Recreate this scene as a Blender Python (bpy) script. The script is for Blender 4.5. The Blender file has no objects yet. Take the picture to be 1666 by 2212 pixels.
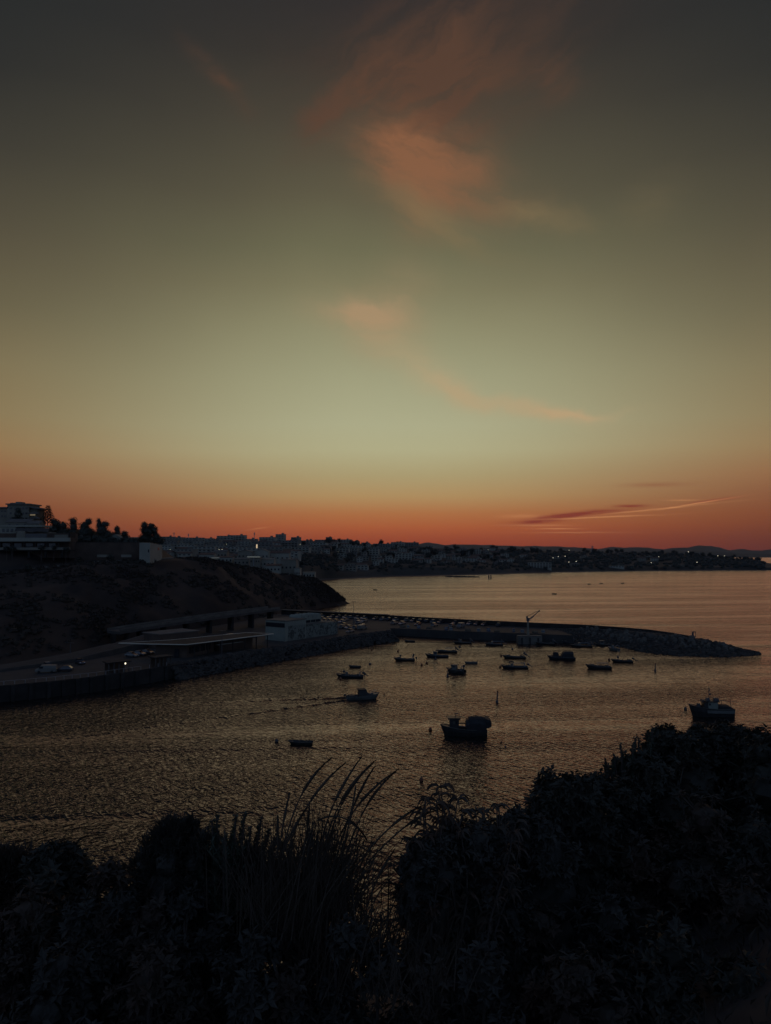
import bpy, math, random
from math import sin, cos, pi, radians, atan2, sqrt, exp
from mathutils import Vector, noise as mnoise

random.seed(7)
R = random.Random(11)
scene = bpy.context.scene
COL = scene.collection

# ------------------------------------------------------------------ camera
CAM_H = 34.0
FD, CX, CY, HZ = 1598.0, 833.0, 1106.0, 1193.0     # pixels of a 1666 x 2212 view of the photograph
PITCH = math.atan((HZ - CY) / FD)
cd = bpy.data.cameras.new('camera'); cam = bpy.data.objects.new('camera', cd); COL.objects.link(cam)
cam.location = (0, 0, CAM_H); cam.rotation_euler = (pi/2 + PITCH, 0, 0)
cd.sensor_fit = 'VERTICAL'; cd.sensor_height = 36.0; cd.lens = FD / 2212 * 36.0
cd.clip_start = 0.1; cd.clip_end = 60000
scene.camera = cam
scene.view_settings.view_transform = 'Standard'; scene.view_settings.look = 'None'
scene.view_settings.exposure = 0.0; scene.view_settings.gamma = 1.0
scene.cycles.max_bounces = 6; scene.cycles.volume_bounces = 0

def ray(px, py):
    x = (px - CX) / FD; u = (CY - py) / FD
    return Vector((x, cos(PITCH) - u*sin(PITCH), sin(PITCH) + u*cos(PITCH)))
def wp(px, py, z=0.0):
    d = ray(px, py); t = (z - CAM_H) / d.z
    return Vector((d.x*t, d.y*t, z))
def at(px, py, Y):
    d = ray(px, py); t = Y / d.y
    return Vector((d.x*t, Y, CAM_H + d.z*t))
def azel(px, py):
    d = ray(px, py); d.normalize()
    return atan2(d.x, d.y), math.asin(d.z)
def lin(r, g=None, b=None):
    if g is None: r, g, b = r
    f = lambda c: (c/255/12.92) if c/255 <= 0.04045 else ((c/255+0.055)/1.055)**2.4
    return (f(r), f(g), f(b), 1)

# ------------------------------------------------------------------ node maths helper
class N:
    def __init__(s, nt, sock): s.nt, s.s = nt, sock
    def op(s, o, b=None, c=None, clamp=False):
        n = s.nt.nodes.new('ShaderNodeMath'); n.operation = o; n.use_clamp = clamp
        for i, v in enumerate((s, b, c)):
            if v is None: continue
            if isinstance(v, N): s.nt.links.new(v.s, n.inputs[i])
            else: n.inputs[i].default_value = v
        return N(s.nt, n.outputs[0])
    def __add__(s, b): return s.op('ADD', b)
    def __sub__(s, b): return s.op('SUBTRACT', b)
    def __mul__(s, b): return s.op('MULTIPLY', b)
    def __truediv__(s, b): return s.op('DIVIDE', b)
def const(nt, v):
    n = nt.nodes.new('ShaderNodeValue'); n.outputs[0].default_value = v; return N(nt, n.outputs[0])
def smooth(v, a, b, to0=0.0, to1=1.0):
    n = v.nt.nodes.new('ShaderNodeMapRange'); n.interpolation_type = 'SMOOTHSTEP'
    v.nt.links.new(v.s, n.inputs[0])
    n.inputs[1].default_value = a; n.inputs[2].default_value = b; n.inputs[3].default_value = to0; n.inputs[4].default_value = to1
    return N(v.nt, n.outputs[0])
def ramp(v, stops):
    n = v.nt.nodes.new('ShaderNodeValToRGB'); v.nt.links.new(v.s, n.inputs[0])
    e = n.color_ramp.elements
    while len(e) < len(stops): e.new(0.5)
    for k, (p, c) in enumerate(stops): e[k].position = p; e[k].color = c if len(c) == 4 else (*c, 1)
    return n.outputs[0]
def mixc(nt, f, a, b, mode='MIX'):
    n = nt.nodes.new('ShaderNodeMix'); n.data_type = 'RGBA'; n.blend_type = mode
    for i, v in ((0, f), (6, a), (7, b)):
        if isinstance(v, N): nt.links.new(v.s, n.inputs[i])
        elif hasattr(v, 'is_output'): nt.links.new(v, n.inputs[i])
        elif i == 0: n.inputs[0].default_value = v
        else: n.inputs[i].default_value = v if len(v) == 4 else (*v, 1)
    return n.outputs[2]
def comb(nt, x, y, z=0.0):
    n = nt.nodes.new('ShaderNodeCombineXYZ')
    for i, v in enumerate((x, y, z)):
        if isinstance(v, N): nt.links.new(v.s, n.inputs[i])
        else: n.inputs[i].default_value = v
    return n.outputs[0]
def noisen(nt, vec, scale, detail=3, rough=0.5, dist=0.0):
    n = nt.nodes.new('ShaderNodeTexNoise'); nt.links.new(vec, n.inputs['Vector'])
    n.inputs['Scale'].default_value = scale; n.inputs['Detail'].default_value = detail
    n.inputs['Roughness'].default_value = rough; n.inputs['Distortion'].default_value = dist
    return N(nt, n.outputs[0])

# ------------------------------------------------------------------ world: dusk sky after sunset
def build_world():
    w = bpy.data.worlds.new("World"); scene.world = w; w.use_nodes = True
    nt = w.node_tree; nt.nodes.clear()
    out = nt.nodes.new('ShaderNodeOutputWorld'); bg = nt.nodes.new('ShaderNodeBackground')
    nt.links.new(bg.outputs[0], out.inputs[0])
    tc = nt.nodes.new('ShaderNodeTexCoord')
    sep = nt.nodes.new('ShaderNodeSeparateXYZ'); nt.links.new(tc.outputs['Generated'], sep.inputs[0])
    X, Y, Z = (N(nt, sep.outputs[i]) for i in range(3))
    az0 = X.op('ARCTAN2', Y); el0 = Z.op('ARCSINE')
    P = comb(nt, az0, el0)
    n1 = noisen(nt, P, 2.6, 3, 0.5); 
    el = el0 + (n1 - 0.5) * smooth(el0, 0.02, 0.35) * 0.07
    azc = az0 - 0.02
    t = el * (1/1.2)
    def stops(col, rows):
        o = []
        for px, py, c in rows:
            a, e = azel(col, py/1.844); o.append((max(0, e/1.2), lin(c)))
        o.sort(key=lambda q: q[0]); return o
    S = lambda col, rows, top: [(0.0, lin(rows[-1][1]))] + sorted([(max(0.001, azel(col/1.844, y/1.844)[1]/1.2), lin(c)) for y, c in rows]) + top
    zen = [(0.66, lin(34, 37, 40)), (0.9, lin(50, 62, 84)), (1.0, lin(54, 68, 94))]
    centre = S(1536, [(0, (46,43,41)), (250, (56,51,44)), (500, (74,68,54)), (800, (94,88,66)), (1000, (108,105,77)), (1150, (124,119,88)),
        (1300, (141,137,104)), (1500, (158,156,122)), (1700, (171,169,134)), (1800, (174,169,131)), (1900, (168,152,110)), (1980, (172,138,92)), (2045, (170,108,66)),
        (2105, (167,86,51)), (2150, (150,69,44)), (2200, (132,58,40))], zen)
    edge = S(60, [(0, (37,39,38)), (300, (42,42,39)), (600, (58,55,46)), (900, (80,73,56)), (1200, (100,91,66)), (1450, (122,108,76)),
        (1650, (134,114,78)), (1780, (142,110,72)), (1880, (140,92,60)), (1960, (126,72,50)), (2050, (115,60,42)), (2130, (99,50,38)), (2200, (88,44,40))], zen)
    back = [(0.0, lin(100, 118, 146)), (0.15, lin(100, 121, 155)), (0.4, lin(88, 110, 148)), (0.9, lin(60, 76, 104)), (1.0, lin(54, 68, 94))]
    cC, cE, cB = ramp(t, centre), ramp(t, edge), ramp(t, back)
    aabs = azc.op('ABSOLUTE')
    col = mixc(nt, smooth(aabs, 0.02, 0.60), cC, cE)
    col = mixc(nt, smooth(aabs, 0.75, 1.9), col, cB)
    # a little of the physical twilight sky as well
    sk = nt.nodes.new('ShaderNodeTexSky'); sk.sky_type = 'NISHITA'; sk.sun_disc = False
    sk.sun_elevation = radians(-3.0); sk.sun_rotation = radians(6.0)
    col = mixc(nt, 0.05, col, sk.outputs[0], 'ADD')
    # warped coordinates for the clouds
    wv = comb(nt, az0, el0 * 1.0, 3.3)
    wx = noisen(nt, wv, 6.0, 5, 0.62); wv2 = comb(nt, az0, el0, 8.1); wy = noisen(nt, wv2, 6.0, 5, 0.62)
    A = az0 + (wx - 0.5) * 0.11; E = el0 + (wy - 0.5) * 0.08
    def blob(px, py, rx, ry, rot, a=A, e=E):
        """soft ellipse; centre and radii in picture pixels turned into sky angles, rot clockwise in degrees"""
        a0, e0 = azel(px, py); k = 1/FD*cos(a0)**0.5*cos(e0)
        u = a - a0; v = e - e0; c, s = cos(radians(rot)), sin(radians(rot))
        U = (u*c - v*s) * (1/(rx*k)); V = (u*s + v*c) * (1/(ry*k))
        r = (U*U + V*V)
        return (r * -1.0).op('EXPONENT')
    def fib(ang, s1, s2, seed, det=4):
        c, s = cos(radians(ang)), sin(radians(ang))
        u = A*c - E*s; v = A*s + E*c
        return noisen(nt, comb(nt, u*s1, v*s2, seed), 1.0, det, 0.6, 0.4)
    f1 = smooth(fib(-24, 7, 34, 1.0, 5), 0.34, 0.66); f2 = smooth(fib(14, 7, 34, 5.0, 5), 0.30, 0.64)
    def add(col, mask, c, amt):
        return mixc(nt, mask * amt, col, lin(c))
    high = blob(960, 110, 300, 130, -10)*0.75 + blob(700, 235, 90, 40, -48)*0.7 + blob(860, 130, 220, 32, -22)*0.6 + blob(960, 250, 180, 80, 0)*0.5 + blob(1200, 175, 60, 34, 10)*0.8 + blob(490, 175, 70, 26, 35)*0.55 + blob(960, 190, 170, 70, 0)*0.6
    col = add(col, (high * (f1*0.75+0.35)).op('MINIMUM', 1.0), (92, 66, 52), 0.80)
    mid = blob(885, 350, 100, 80, 35)*0.8 + blob(995, 405, 140, 42, 15) * 0.75 + blob(900, 300, 140, 42, 3)*0.7 + blob(1010, 350, 90, 24, 8)*0.5 + blob(920, 470, 60, 50, 0)*0.3
    col = add(col, (mid * (f2*0.7+0.38)).op('MINIMUM', 1.0), (142, 96, 68), 0.80)
    lowm = blob(960, 480, 150, 40, 20) + blob(1190, 465, 100, 26, 20) + blob(1390, 440, 60, 70, 50)*0.22
    col = add(col, (lowm * (f2*0.6+0.3)).op('MINIMUM', 1.0), (132, 112, 80), 0.6)
    s1 = blob(765, 672, 76, 24, 6)*0.9 + blob(800, 712, 90, 50, 34)*0.6 + blob(840, 660, 90, 60, -50)*0.3
    col = add(col, (s1 * (f2*0.5+0.5)).op('MINIMUM', 1.0), (172, 142, 108), 0.8)
    s2 = blob(985, 850, 80, 26, 24)*0.7 + blob(1110, 886, 130, 17, 9)*0.8 + blob(1230, 897, 90, 9, 0)*0.7 + blob(880, 785, 100, 34, 38)*0.4
    col = add(col, (s2 * (f2*0.4+0.6)).op('MINIMUM', 1.0), (186, 158, 120), 0.85)
    # low bars near the horizon, long and thin, hardly warped
    A2 = az0 + (wx - 0.5) * 0.05; E2 = el0 + (wy - 0.5) * 0.006
    ff = smooth(noisen(nt, comb(nt, az0*14, el0*150, 2.0), 1.0, 4, 0.6, 0.6), 0.30, 0.58)
    b = lambda *q: blob(*q, a=A2, e=E2)
    dark = b(1160, 1129, 50, 5, -6) + b(1225, 1113, 60, 4.5, -7) + b(1285, 1108, 70, 4.5, -4) + b(1200, 1119, 80, 5, -5)*0.6 + b(1370, 1093, 34, 3, 0) + b(1540, 1081, 40, 2.6, -7)*0.9 + b(1420, 1047, 60, 5, 0)*0.35
    col = add(col, (dark * (ff*0.6+0.4)).op('MINIMUM', 1.0), (126, 52, 42), 0.9)
    pale = b(1290, 1118, 110, 1.5, -2) + b(1420, 1100, 110, 1.5, -5)*0.8 + b(1510, 1087, 60, 1.5, -9)*0.9 + b(1160, 1136, 60, 2, 0)*0.6 + b(1195, 1143, 50, 1.3, 0)*0.8 + b(1130, 1117, 40, 4, 0)*0.45 + b(1480, 1080, 26, 1.6, 2)*0.6 + b(1240, 1151, 90, 1.3, 0)*0.5 + b(549, 1141, 18, 1.2, -9)*0.9
    col = add(col, (pale * (ff*0.5+0.5)).op('MINIMUM', 1.0), (206, 140, 92), 0.75)
    nt.links.new(col, bg.inputs[0]); bg.inputs[1].default_value = 1.0
    # below the horizon nothing is seen (the water reaches it)
build_world()
sd = bpy.data.lights.new('sun', 'SUN'); sd.energy = 0.17; sd.angle = radians(70); sd.color = (1, 0.46, 0.30)
so = bpy.data.objects.new('sun', sd); COL.objects.link(so); so.rotation_euler = (radians(90 - 4.0), 0, radians(180 - 4.5))

# ------------------------------------------------------------------ materials
MATS = {}
def mat(name, c, rough=0.8, var=0.25, scale=1.0, metal=0.0, c2=None, spec=0.3, bump=0.0, detail=4):
    if name in MATS: return MATS[name]
    m = bpy.data.materials.new(name); m.use_nodes = True; nt = m.node_tree
    b = nt.nodes['Principled BSDF']
    b.inputs['Roughness'].default_value = rough; b.inputs['Metallic'].default_value = metal
    b.inputs['Specular IOR Level'].default_value = spec
    tc = nt.nodes.new('ShaderNodeTexCoord')
    nz = noisen(nt, tc.outputs['Object'], scale, detail, 0.6)
    f = smooth(nz, 0.3, 0.7)
    d = tuple(x*(1-var) for x in c); c2 = c2 or tuple(min(1, x*(1+var*0.6)) for x in c)
    nt.links.new(mixc(nt, f, d, c2), b.inputs['Base Color'])
    if bump:
        bn = nt.nodes.new('ShaderNodeBump'); bn.inputs['Strength'].default_value = bump
        nt.links.new(nz.s, bn.inputs['Height']); nt.links.new(bn.outputs[0], b.inputs['Normal'])
    MATS[name] = m; return m
def emit(name, c, s):
    if name in MATS: return MATS[name]
    m = bpy.data.materials.new(name); m.use_nodes = True; nt = m.node_tree
    b = nt.nodes['Principled BSDF']; b.inputs['Base Color'].default_value = (*[q*.1 for q in c], 1)
    b.inputs['Emission Color'].default_value = (*c, 1); b.inputs['Emission Strength'].default_value = s
    MATS[name] = m; return m

def water_mat():
    m = bpy.data.materials.new('sea_water'); m.use_nodes = True; nt = m.node_tree
    b = nt.nodes['Principled BSDF']
    b.inputs['Base Color'].default_value = (0.012, 0.011, 0.010, 1); b.inputs['Roughness'].default_value = 0.15
    b.inputs['IOR'].default_value = 1.333; b.inputs['Specular Tint'].default_value = (0.74, 0.60, 0.58, 1)
    g = nt.nodes.new('ShaderNodeNewGeometry')
    sep = nt.nodes.new('ShaderNodeSeparateXYZ'); nt.links.new(g.outputs['Position'], sep.inputs[0])
    X, Y = N(nt, sep.outputs[0]), N(nt, sep.outputs[1])
    def waves(ang, along, across, seed, det=2, dist=0.6, rough=0.5):
        c, s = cos(radians(ang)), sin(radians(ang))
        u = X*c + Y*s; v = Y*c - X*s
        return noisen(nt, comb(nt, u*(1/along), v*(1/across), seed), 1.0, det, rough, dist)
    w1 = waves(-52, 2.1, 0.75, 0.0, 1, 0.6); w2 = waves(36, 1.8, 0.72, 4.0, 1, 0.5); w3 = waves(-8, 14, 5, 9.0, 2); w4 = waves(3, 420, 36, 14.0, 2, 0.8); w5 = waves(-2, 120, 13, 33.0, 2, 0.6)
    gust = smooth(waves(5, 190, 26, 21.0, 3, 1.0), 0.36, 0.62, 0.38, 1.25)
    h = (w1*0.47 + w2*0.29) * gust + w3*0.45 + w4*3.2 + w5*0.5
    bn = nt.nodes.new('ShaderNodeBump'); bn.inputs['Distance'].default_value = 1.0; bn.inputs['Strength'].default_value = 1.0
    nt.links.new(h.s, bn.inputs['Height']); nt.links.new(bn.outputs[0], b.inputs['Normal'])
    MATS['water'] = m; return m
WATER = water_mat()

# ------------------------------------------------------------------ mesh builder
class MB:
    def __init__(s): s.v, s.f, s.m = [], [], []
    def add(s, vs, fs, mi=0):
        o = len(s.v); s.v += [tuple(q) for q in vs]
        s.f += [tuple(i+o for i in f) for f in fs]; s.m += [mi]*len(fs); return s
    def box(s, c, d, rz=0.0, top=(1, 1), mi=0, rx=0, off=(0, 0)):
        hx, hy, hz = d[0]/2, d[1]/2, d[2]/2; vs = []
        for z in (-1, 1):
            kx, ky = (top if z > 0 else (1, 1))
            for x, y in ((-1,-1),(1,-1),(1,1),(-1,1)):
                p = Vector((x*hx*kx + (off[0] if z > 0 else 0), y*hy*ky + (off[1] if z > 0 else 0), z*hz))
                if rx: p = Vector((p.x, p.y*cos(rx)-p.z*sin(rx), p.y*sin(rx)+p.z*cos(rx)))
                vs.append((c[0]+p.x*cos(rz)-p.y*sin(rz), c[1]+p.x*sin(rz)+p.y*cos(rz), c[2]+p.z))
        return s.add(vs, [(0,3,2,1),(4,5,6,7),(0,1,5,4),(1,2,6,5),(2,3,7,6),(3,0,4,7)], mi)
    def prism(s, poly, z0, z1, mi=0):
        n = len(poly); a = sum(poly[i][0]*poly[(i+1)%n][1]-poly[(i+1)%n][0]*poly[i][1] for i in range(n))
        if a < 0: poly = poly[::-1]
        zz1 = z1 if isinstance(z1, (list, tuple)) else [z1]*n
        if a < 0: zz1 = zz1[::-1]
        vs = [(p[0], p[1], z0) for p in poly] + [(p[0], p[1], zz1[i]) for i, p in enumerate(poly)]
        fs = [tuple(range(n-1, -1, -1)), tuple(range(n, 2*n))] + [(i, (i+1)%n, n+(i+1)%n, n+i) for i in range(n)]
        return s.add(vs, fs, mi)
    def loft(s, rings, close=True, caps=True, mi=0):
        k = len(rings[0]); vs = [p for r in rings for p in r]; fs = []
        for i in range(len(rings)-1):
            for j in range(k if close else k-1):
                fs.append((i*k+j, i*k+(j+1)%k, (i+1)*k+(j+1)%k, (i+1)*k+j))
        if caps: fs += [tuple(range(k-1, -1, -1)), tuple(range((len(rings)-1)*k, len(rings)*k))]
        return s.add(vs, fs, mi)
    def tube(s, pts, r, n=6, mi=0):
        pts = [Vector(p) for p in pts]; rs = r if isinstance(r, (list, tuple)) else [r]*len(pts); rings = []
        for i, p in enumerate(pts):
            t = (pts[min(i+1, len(pts)-1)] - pts[max(i-1, 0)]); t.normalize()
            a = t.cross(Vector((0, 0, 1)) if abs(t.z) < 0.9 else Vector((1, 0, 0))); a.normalize(); b = t.cross(a)
            rings.append([tuple(p + a*cos(2*pi*k/n)*rs[i] + b*sin(2*pi*k/n)*rs[i]) for k in range(n)])
        return s.loft(rings, mi=mi)
    def ball(s, c, r, nu=8, nv=5, jit=0.0, rnd=None, mi=0):
        r = r if isinstance(r, (list, tuple)) else (r, r, r); vs = [(c[0], c[1], c[2]-r[2])]
        for i in range(1, nv):
            ph = -pi/2 + pi*i/nv
            for j in range(nu):
                k = 1 + (rnd.uniform(-jit, jit) if rnd else 0)
                vs.append((c[0]+r[0]*cos(ph)*cos(2*pi*j/nu)*k, c[1]+r[1]*cos(ph)*sin(2*pi*j/nu)*k, c[2]+r[2]*sin(ph)*k))
        vs.append((c[0], c[1], c[2]+r[2])); fs = [(0, 1+(j+1)%nu, 1+j) for j in range(nu)]
        for i in range(nv-2):
            for j in range(nu): a = 1+i*nu; fs.append((a+j, a+(j+1)%nu, a+nu+(j+1)%nu, a+nu+j))
        L = len(vs)-1; a = 1+(nv-2)*nu; fs += [(a+j, a+(j+1)%nu, L) for j in range(nu)]
        return s.add(vs, fs, mi)
    def leaf(s, p, d, l, w, up=None, bend=0.0):
        """a pointed leaf from p along d, folded a little on its midrib"""
        d = d.normalized(); a = d.cross(up or Vector((0.13, 0.21, 1))); 
        if a.length < 1e-3: a = Vector((1, 0, 0))
        a.normalize(); nrm = a.cross(d)
        q = [p, p + d*l*0.5 + a*w/2 + nrm*w*0.18, p + d*l + nrm*(-bend*l), p + d*l*0.5 - a*w/2 + nrm*w*0.18]
        return s.add(q, [(0, 1, 2), (0, 2, 3)])
    def build(s, name, mats, parent=None, smooth_=False):
        me = bpy.data.meshes.new(name); me.from_pydata(s.v, [], s.f)
        for m in (mats if isinstance(mats, (list, tuple)) else [mats]): me.materials.append(m)
        if any(s.m): me.polygons.foreach_set('material_index', s.m)
        if smooth_: me.polygons.foreach_set('use_smooth', [True]*len(me.polygons))
        me.update(); o = bpy.data.objects.new(name, me); COL.objects.link(o)
        if parent: o.parent = parent
        return o
def thing(name, label, cat, loc=(0, 0, 0), rz=0.0, group=None):
    o = bpy.data.objects.new(name, None); COL.objects.link(o); o.empty_display_size = 0.5
    o.location = loc; o.rotation_euler = (0, 0, rz); o['label'] = label; o['category'] = cat
    if group: o['group'] = group
    return o
def tag(o, label=None, cat=None, group=None, kind=None):
    if label: o['label'] = label
    if cat: o['category'] = cat
    if group: o['group'] = group
    if kind: o['kind'] = kind
    return o
KIDS = {}
def dup(root, loc, rz, label, group=None, sc=1.0):
    r = root.copy(); COL.objects.link(r); r.location = loc; r.rotation_euler = (0, 0, rz); r['label'] = label
    r.scale = (sc, sc, sc) if not isinstance(sc, tuple) else sc
    if group: r['group'] = group
    if root.name not in KIDS: KIDS[root.name] = [(c, list(c.children)) for c in root.children]
    for ch, gs in KIDS[root.name]:
        c = ch.copy(); COL.objects.link(c); c.parent = r
        for g in gs:
            d = g.copy(); COL.objects.link(d); d.parent = c
    return r
class Proto:
    """first use moves the original, later uses copy it"""
    def __init__(s, root): s.r, s.used = root, False
    def put(s, loc, rz, label, group=None, sc=1.0):
        if s.used: return dup(s.r, loc, rz, label, group, sc)
        s.used = True; r = s.r; r.location = loc; r.rotation_euler = (0, 0, rz); r['label'] = label
        r.scale = (sc, sc, sc) if not isinstance(sc, tuple) else sc
        if group: r['group'] = group
        return r
def fbm(x, y, z=0.0, o=4): return mnoise.fractal(Vector((x, y, z)), 1.0, 2.0, o)
def lerp(a, b, t): return a + (b-a)*t
def interp(x, tab):
    if x <= tab[0][0]: return tab[0][1]
    for (a, u), (b, v) in zip(tab, tab[1:]):
        if x <= b: return lerp(u, v, (x-a)/(b-a))
    return tab[-1][1]

# ================================================================== SETTING
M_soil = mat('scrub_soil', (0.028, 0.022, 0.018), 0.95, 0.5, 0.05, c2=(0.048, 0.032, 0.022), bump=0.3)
M_land = mat('far_land', (0.035, 0.036, 0.028), 0.95, 0.45, 0.012, c2=(0.055, 0.048, 0.036))
M_sand = mat('sand', (0.08, 0.064, 0.05), 0.9, 0.2, 0.05)
M_hill = mat('hill_scrub', (0.05, 0.055, 0.045), 0.95, 0.3, 0.002)
M_asph = mat('asphalt', (0.040, 0.037, 0.033), 0.85, 0.25, 0.2)
M_pave = mat('quay_paving', (0.065, 0.058, 0.05), 0.85, 0.25, 0.25)
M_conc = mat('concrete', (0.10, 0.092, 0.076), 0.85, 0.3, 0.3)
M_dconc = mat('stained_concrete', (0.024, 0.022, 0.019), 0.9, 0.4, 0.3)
M_rock = mat('rock', (0.042, 0.038, 0.032), 0.9, 0.45, 0.35, bump=0.4)
M_prock = mat('pale_rock', (0.10, 0.092, 0.076), 0.9, 0.35, 0.5)

mb = MB(); mb.add([(-30000, -300, 0), (30000, -300, 0), (30000, 45000, 0), (-30000, 45000, 0)], [(0, 1, 2, 3)])
tag(mb.build('water', WATER), kind='structure')

# ---- near headland: stations of (foot, crest, rise behind)
ST = [((-330,150,3),(-400,235,22),14,22), ((-180,190,3),(-222,275,23),14,22), ((-106,207,3),(-156,300,25.5),13,21), ((-97,234,3),(-132.8,325,29.3),8,12), ((-93,264,3),(-116,345,30.5),1,-5),
      ((-80,294,2.8),(-104,360,31.3),-3,-10), ((-64,332,2),(-93.5,380,31.1),-3,-9), ((-50,385,-.5),(-80,410,26.5),-2,-5), ((-43,440,-.5),(-64,440,21.3),-2,-6),
      ((-33,468,-.6),(-45,470,17.2),-2,-7), ((-27,484,-.6),(-36,487,9),-3,-6), ((-22,496,-.8),(-27,496,0.6),-1,-2)]
def headland():
    prof = [(-0.25, -0.25), (0, 0), (0.15, 0.26), (0.35, 0.46), (0.6, 0.72), (0.85, 0.95), (1, 1)]
    NS, NT = 200, 34; g = MB(); vs = []
    for i in range(NS+1):
        q = i/NS*(len(ST)-1); k = min(int(q), len(ST)-2); t = q-k
        f = [lerp(ST[k][0][c], ST[k+1][0][c], t) for c in range(3)]; cr = [lerp(ST[k][1][c], ST[k+1][1][c], t) for c in range(3)]
        d1 = lerp(ST[k][2], ST[k+1][2], t); d2 = lerp(ST[k][3], ST[k+1][3], t)
        for j in range(NT+1):
            u = j/NT*1.25 - 0.25; h = interp(u, prof)
            x, y, z = lerp(f[0], cr[0], u), lerp(f[1], cr[1], u), lerp(f[2], cr[2], h)
            amp = 2.2*max(0, min(1, u*4))*max(0.15, min(1, (1-u)*3))*min(1, cr[2]/15+.15)
            z += amp*fbm(x/22, y/22) + 0.3*amp*fbm(x/5, y/5, 4); x += amp*0.9*fbm(x/14, y/14, 7)
            vs.append((x, y, z))
        sc = min(1, cr[2]/25+.05)
        for (dy, dz) in ((20*sc, d1*.2), (38*sc, d1), (62*sc, (d1+d2)/2), (88*sc, d2), (150*sc, d2), (230*sc, -cr[2]-2)):
            vs.append((cr[0]-dy*0.12, cr[1]+dy, cr[2]+dz))
    w = NT+7; fs = [(i*w+j, (i+1)*w+j, (i+1)*w+j+1, i*w+j+1) for i in range(NS) for j in range(w-1)]
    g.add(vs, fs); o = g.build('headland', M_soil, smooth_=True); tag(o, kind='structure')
    return vs, w, NS
HV, HW, HN = headland()

# ---- far land in front of which the town stands
SKY = [(-200,1150),(350,1171),(440,1172),(530,1170),(600,1168),(680,1170),(740,1174),(800,1177),(900,1183),(1000,1187),(1080,1189),(1200,1191),(1330,1194),(1440,1194),(1500,1198),(1560,1203),(1600,1208),(1640,1213),(1700,1226),(1760,1233)]
SHO = [(-200,1262),(640,1262),(700,1253),(850,1245),(1050,1241.5),(1200,1236.5),(1400,1233.5),(1666,1232),(1760,1233)]
DK = [(-200,1150),(600,1250),(900,1500),(1100,1900),(1400,2000),(1600,1900),(1760,1500)]
BLUFF = [(-200,0),(640,0),(655,15),(715,13),(735,2),(790,2),(820,7),(900,9),(990,8),(1010,5),(1100,4),(1666,4),(1760,0)]
def land_at(px, s):
    """point of the far slope in the direction of picture column px, s = 0 at the shore, 1 on the skyline"""
    ds = 34*FD/(interp(px, SHO)-HZ)
    if px < 640: ds = 560
    dk = interp(px, DK); zk = CAM_H + (HZ-interp(px, SKY))*dk/FD; d = lerp(ds, dk, s)
    a = (px-CX)/FD; zb = 8 if px < 640 else 0
    bl = interp(px, BLUFF); t = max(0, s-0.04)/0.96
    z = zb + (zk-zb)*t**0.9 + bl*max(0, min(1, (s-0.05)/0.03))*(1-t) + 0.6*min(1, s/0.04)
    if 0.05 < s < 1: z += 2.5*fbm(a*d/90, d/90)*min(1, (s-.05)*6)*min(1, zk/30)
    return Vector((a*d, d, z))
def farland():
    cols = [(-200+i*8) for i in range(246)]; rows = [0, .02, .045, .06, .08, .1, .13] + [.13+.87*k/22 for k in range(1, 23)]
    vs = []
    for px in cols:
        for s in rows:
            p = land_at(px, s); vs.append(tuple(p) if s else (p.x, p.y, -0.6))
        p = land_at(px, 1); vs.append((p.x*1.35, p.y*1.35, -1))
    w = len(rows)+1; fs = [(i*w+j, (i+1)*w+j, (i+1)*w+j+1, i*w+j+1) for i in range(len(cols)-1) for j in range(w-1)]
    g = MB(); g.add(vs, fs); 
    g.m = [1 if (k % (w-1)) < 2 else 0 for k in range(len(fs))]
    tag(g.build('hillside', [M_land, M_sand], smooth_=True), kind='structure')
farland()
def ridge(name, tab, D, depth, rough, seed, x0=-300, x1=1900, bury=-5):
    vs = []; n = 260
    for i in range(n+1):
        px = lerp(x0, x1, i/n); y = interp(px, tab); a = (px-CX)/FD
        z = CAM_H + (HZ-y)*D/FD
        for k, (u, h) in enumerate(((-1, 0), (-.7, .32), (-.4, .62), (-.15, .9), (0, 1), (.3, .8), (1, 0))):
            d = D + u*depth; zz = bury + (z-bury)*h
            if 0 < h: zz += rough*fbm(a*40+seed, u*3, seed)*h
            vs.append((a*D*(1+u*depth/D*0.6), d, zz))
    fs = [(i*7+j, (i+1)*7+j, (i+1)*7+j+1, i*7+j+1) for i in range(n) for j in range(6)]
    g = MB(); g.add(vs, fs); tag(g.build(name, M_hill, smooth_=True), kind='structure')
ridge('hills', [(-300,1190),(640,1172),(682,1168.5),(710,1166),(750,1170),(800,1176),(860,1176.5),(885,1175.5),(922,1172.8),(960,1177),(998,1176),(1042,1177),(1115,1179.5),(1180,1179),(1212,1182),(1246,1182),(1291,1186),(1322,1181),(1360,1183.5),(1401,1182.5),(1433,1187),(1481,1182),(1512,1178),(1544,1182),(1566,1187.5),(1604,1186),(1645,1190),(1666,1187),(1900,1184)], 9000, 1800, 14, 3)
ridge('low_coast', [(-300,1190),(1000,1190),(1280,1189),(1400,1190),(1440,1191),(1520,1190),(1560,1191.5),(1600,1195),(1666,1197),(1900,1199)], 5200, 500, 4, 8)

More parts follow.
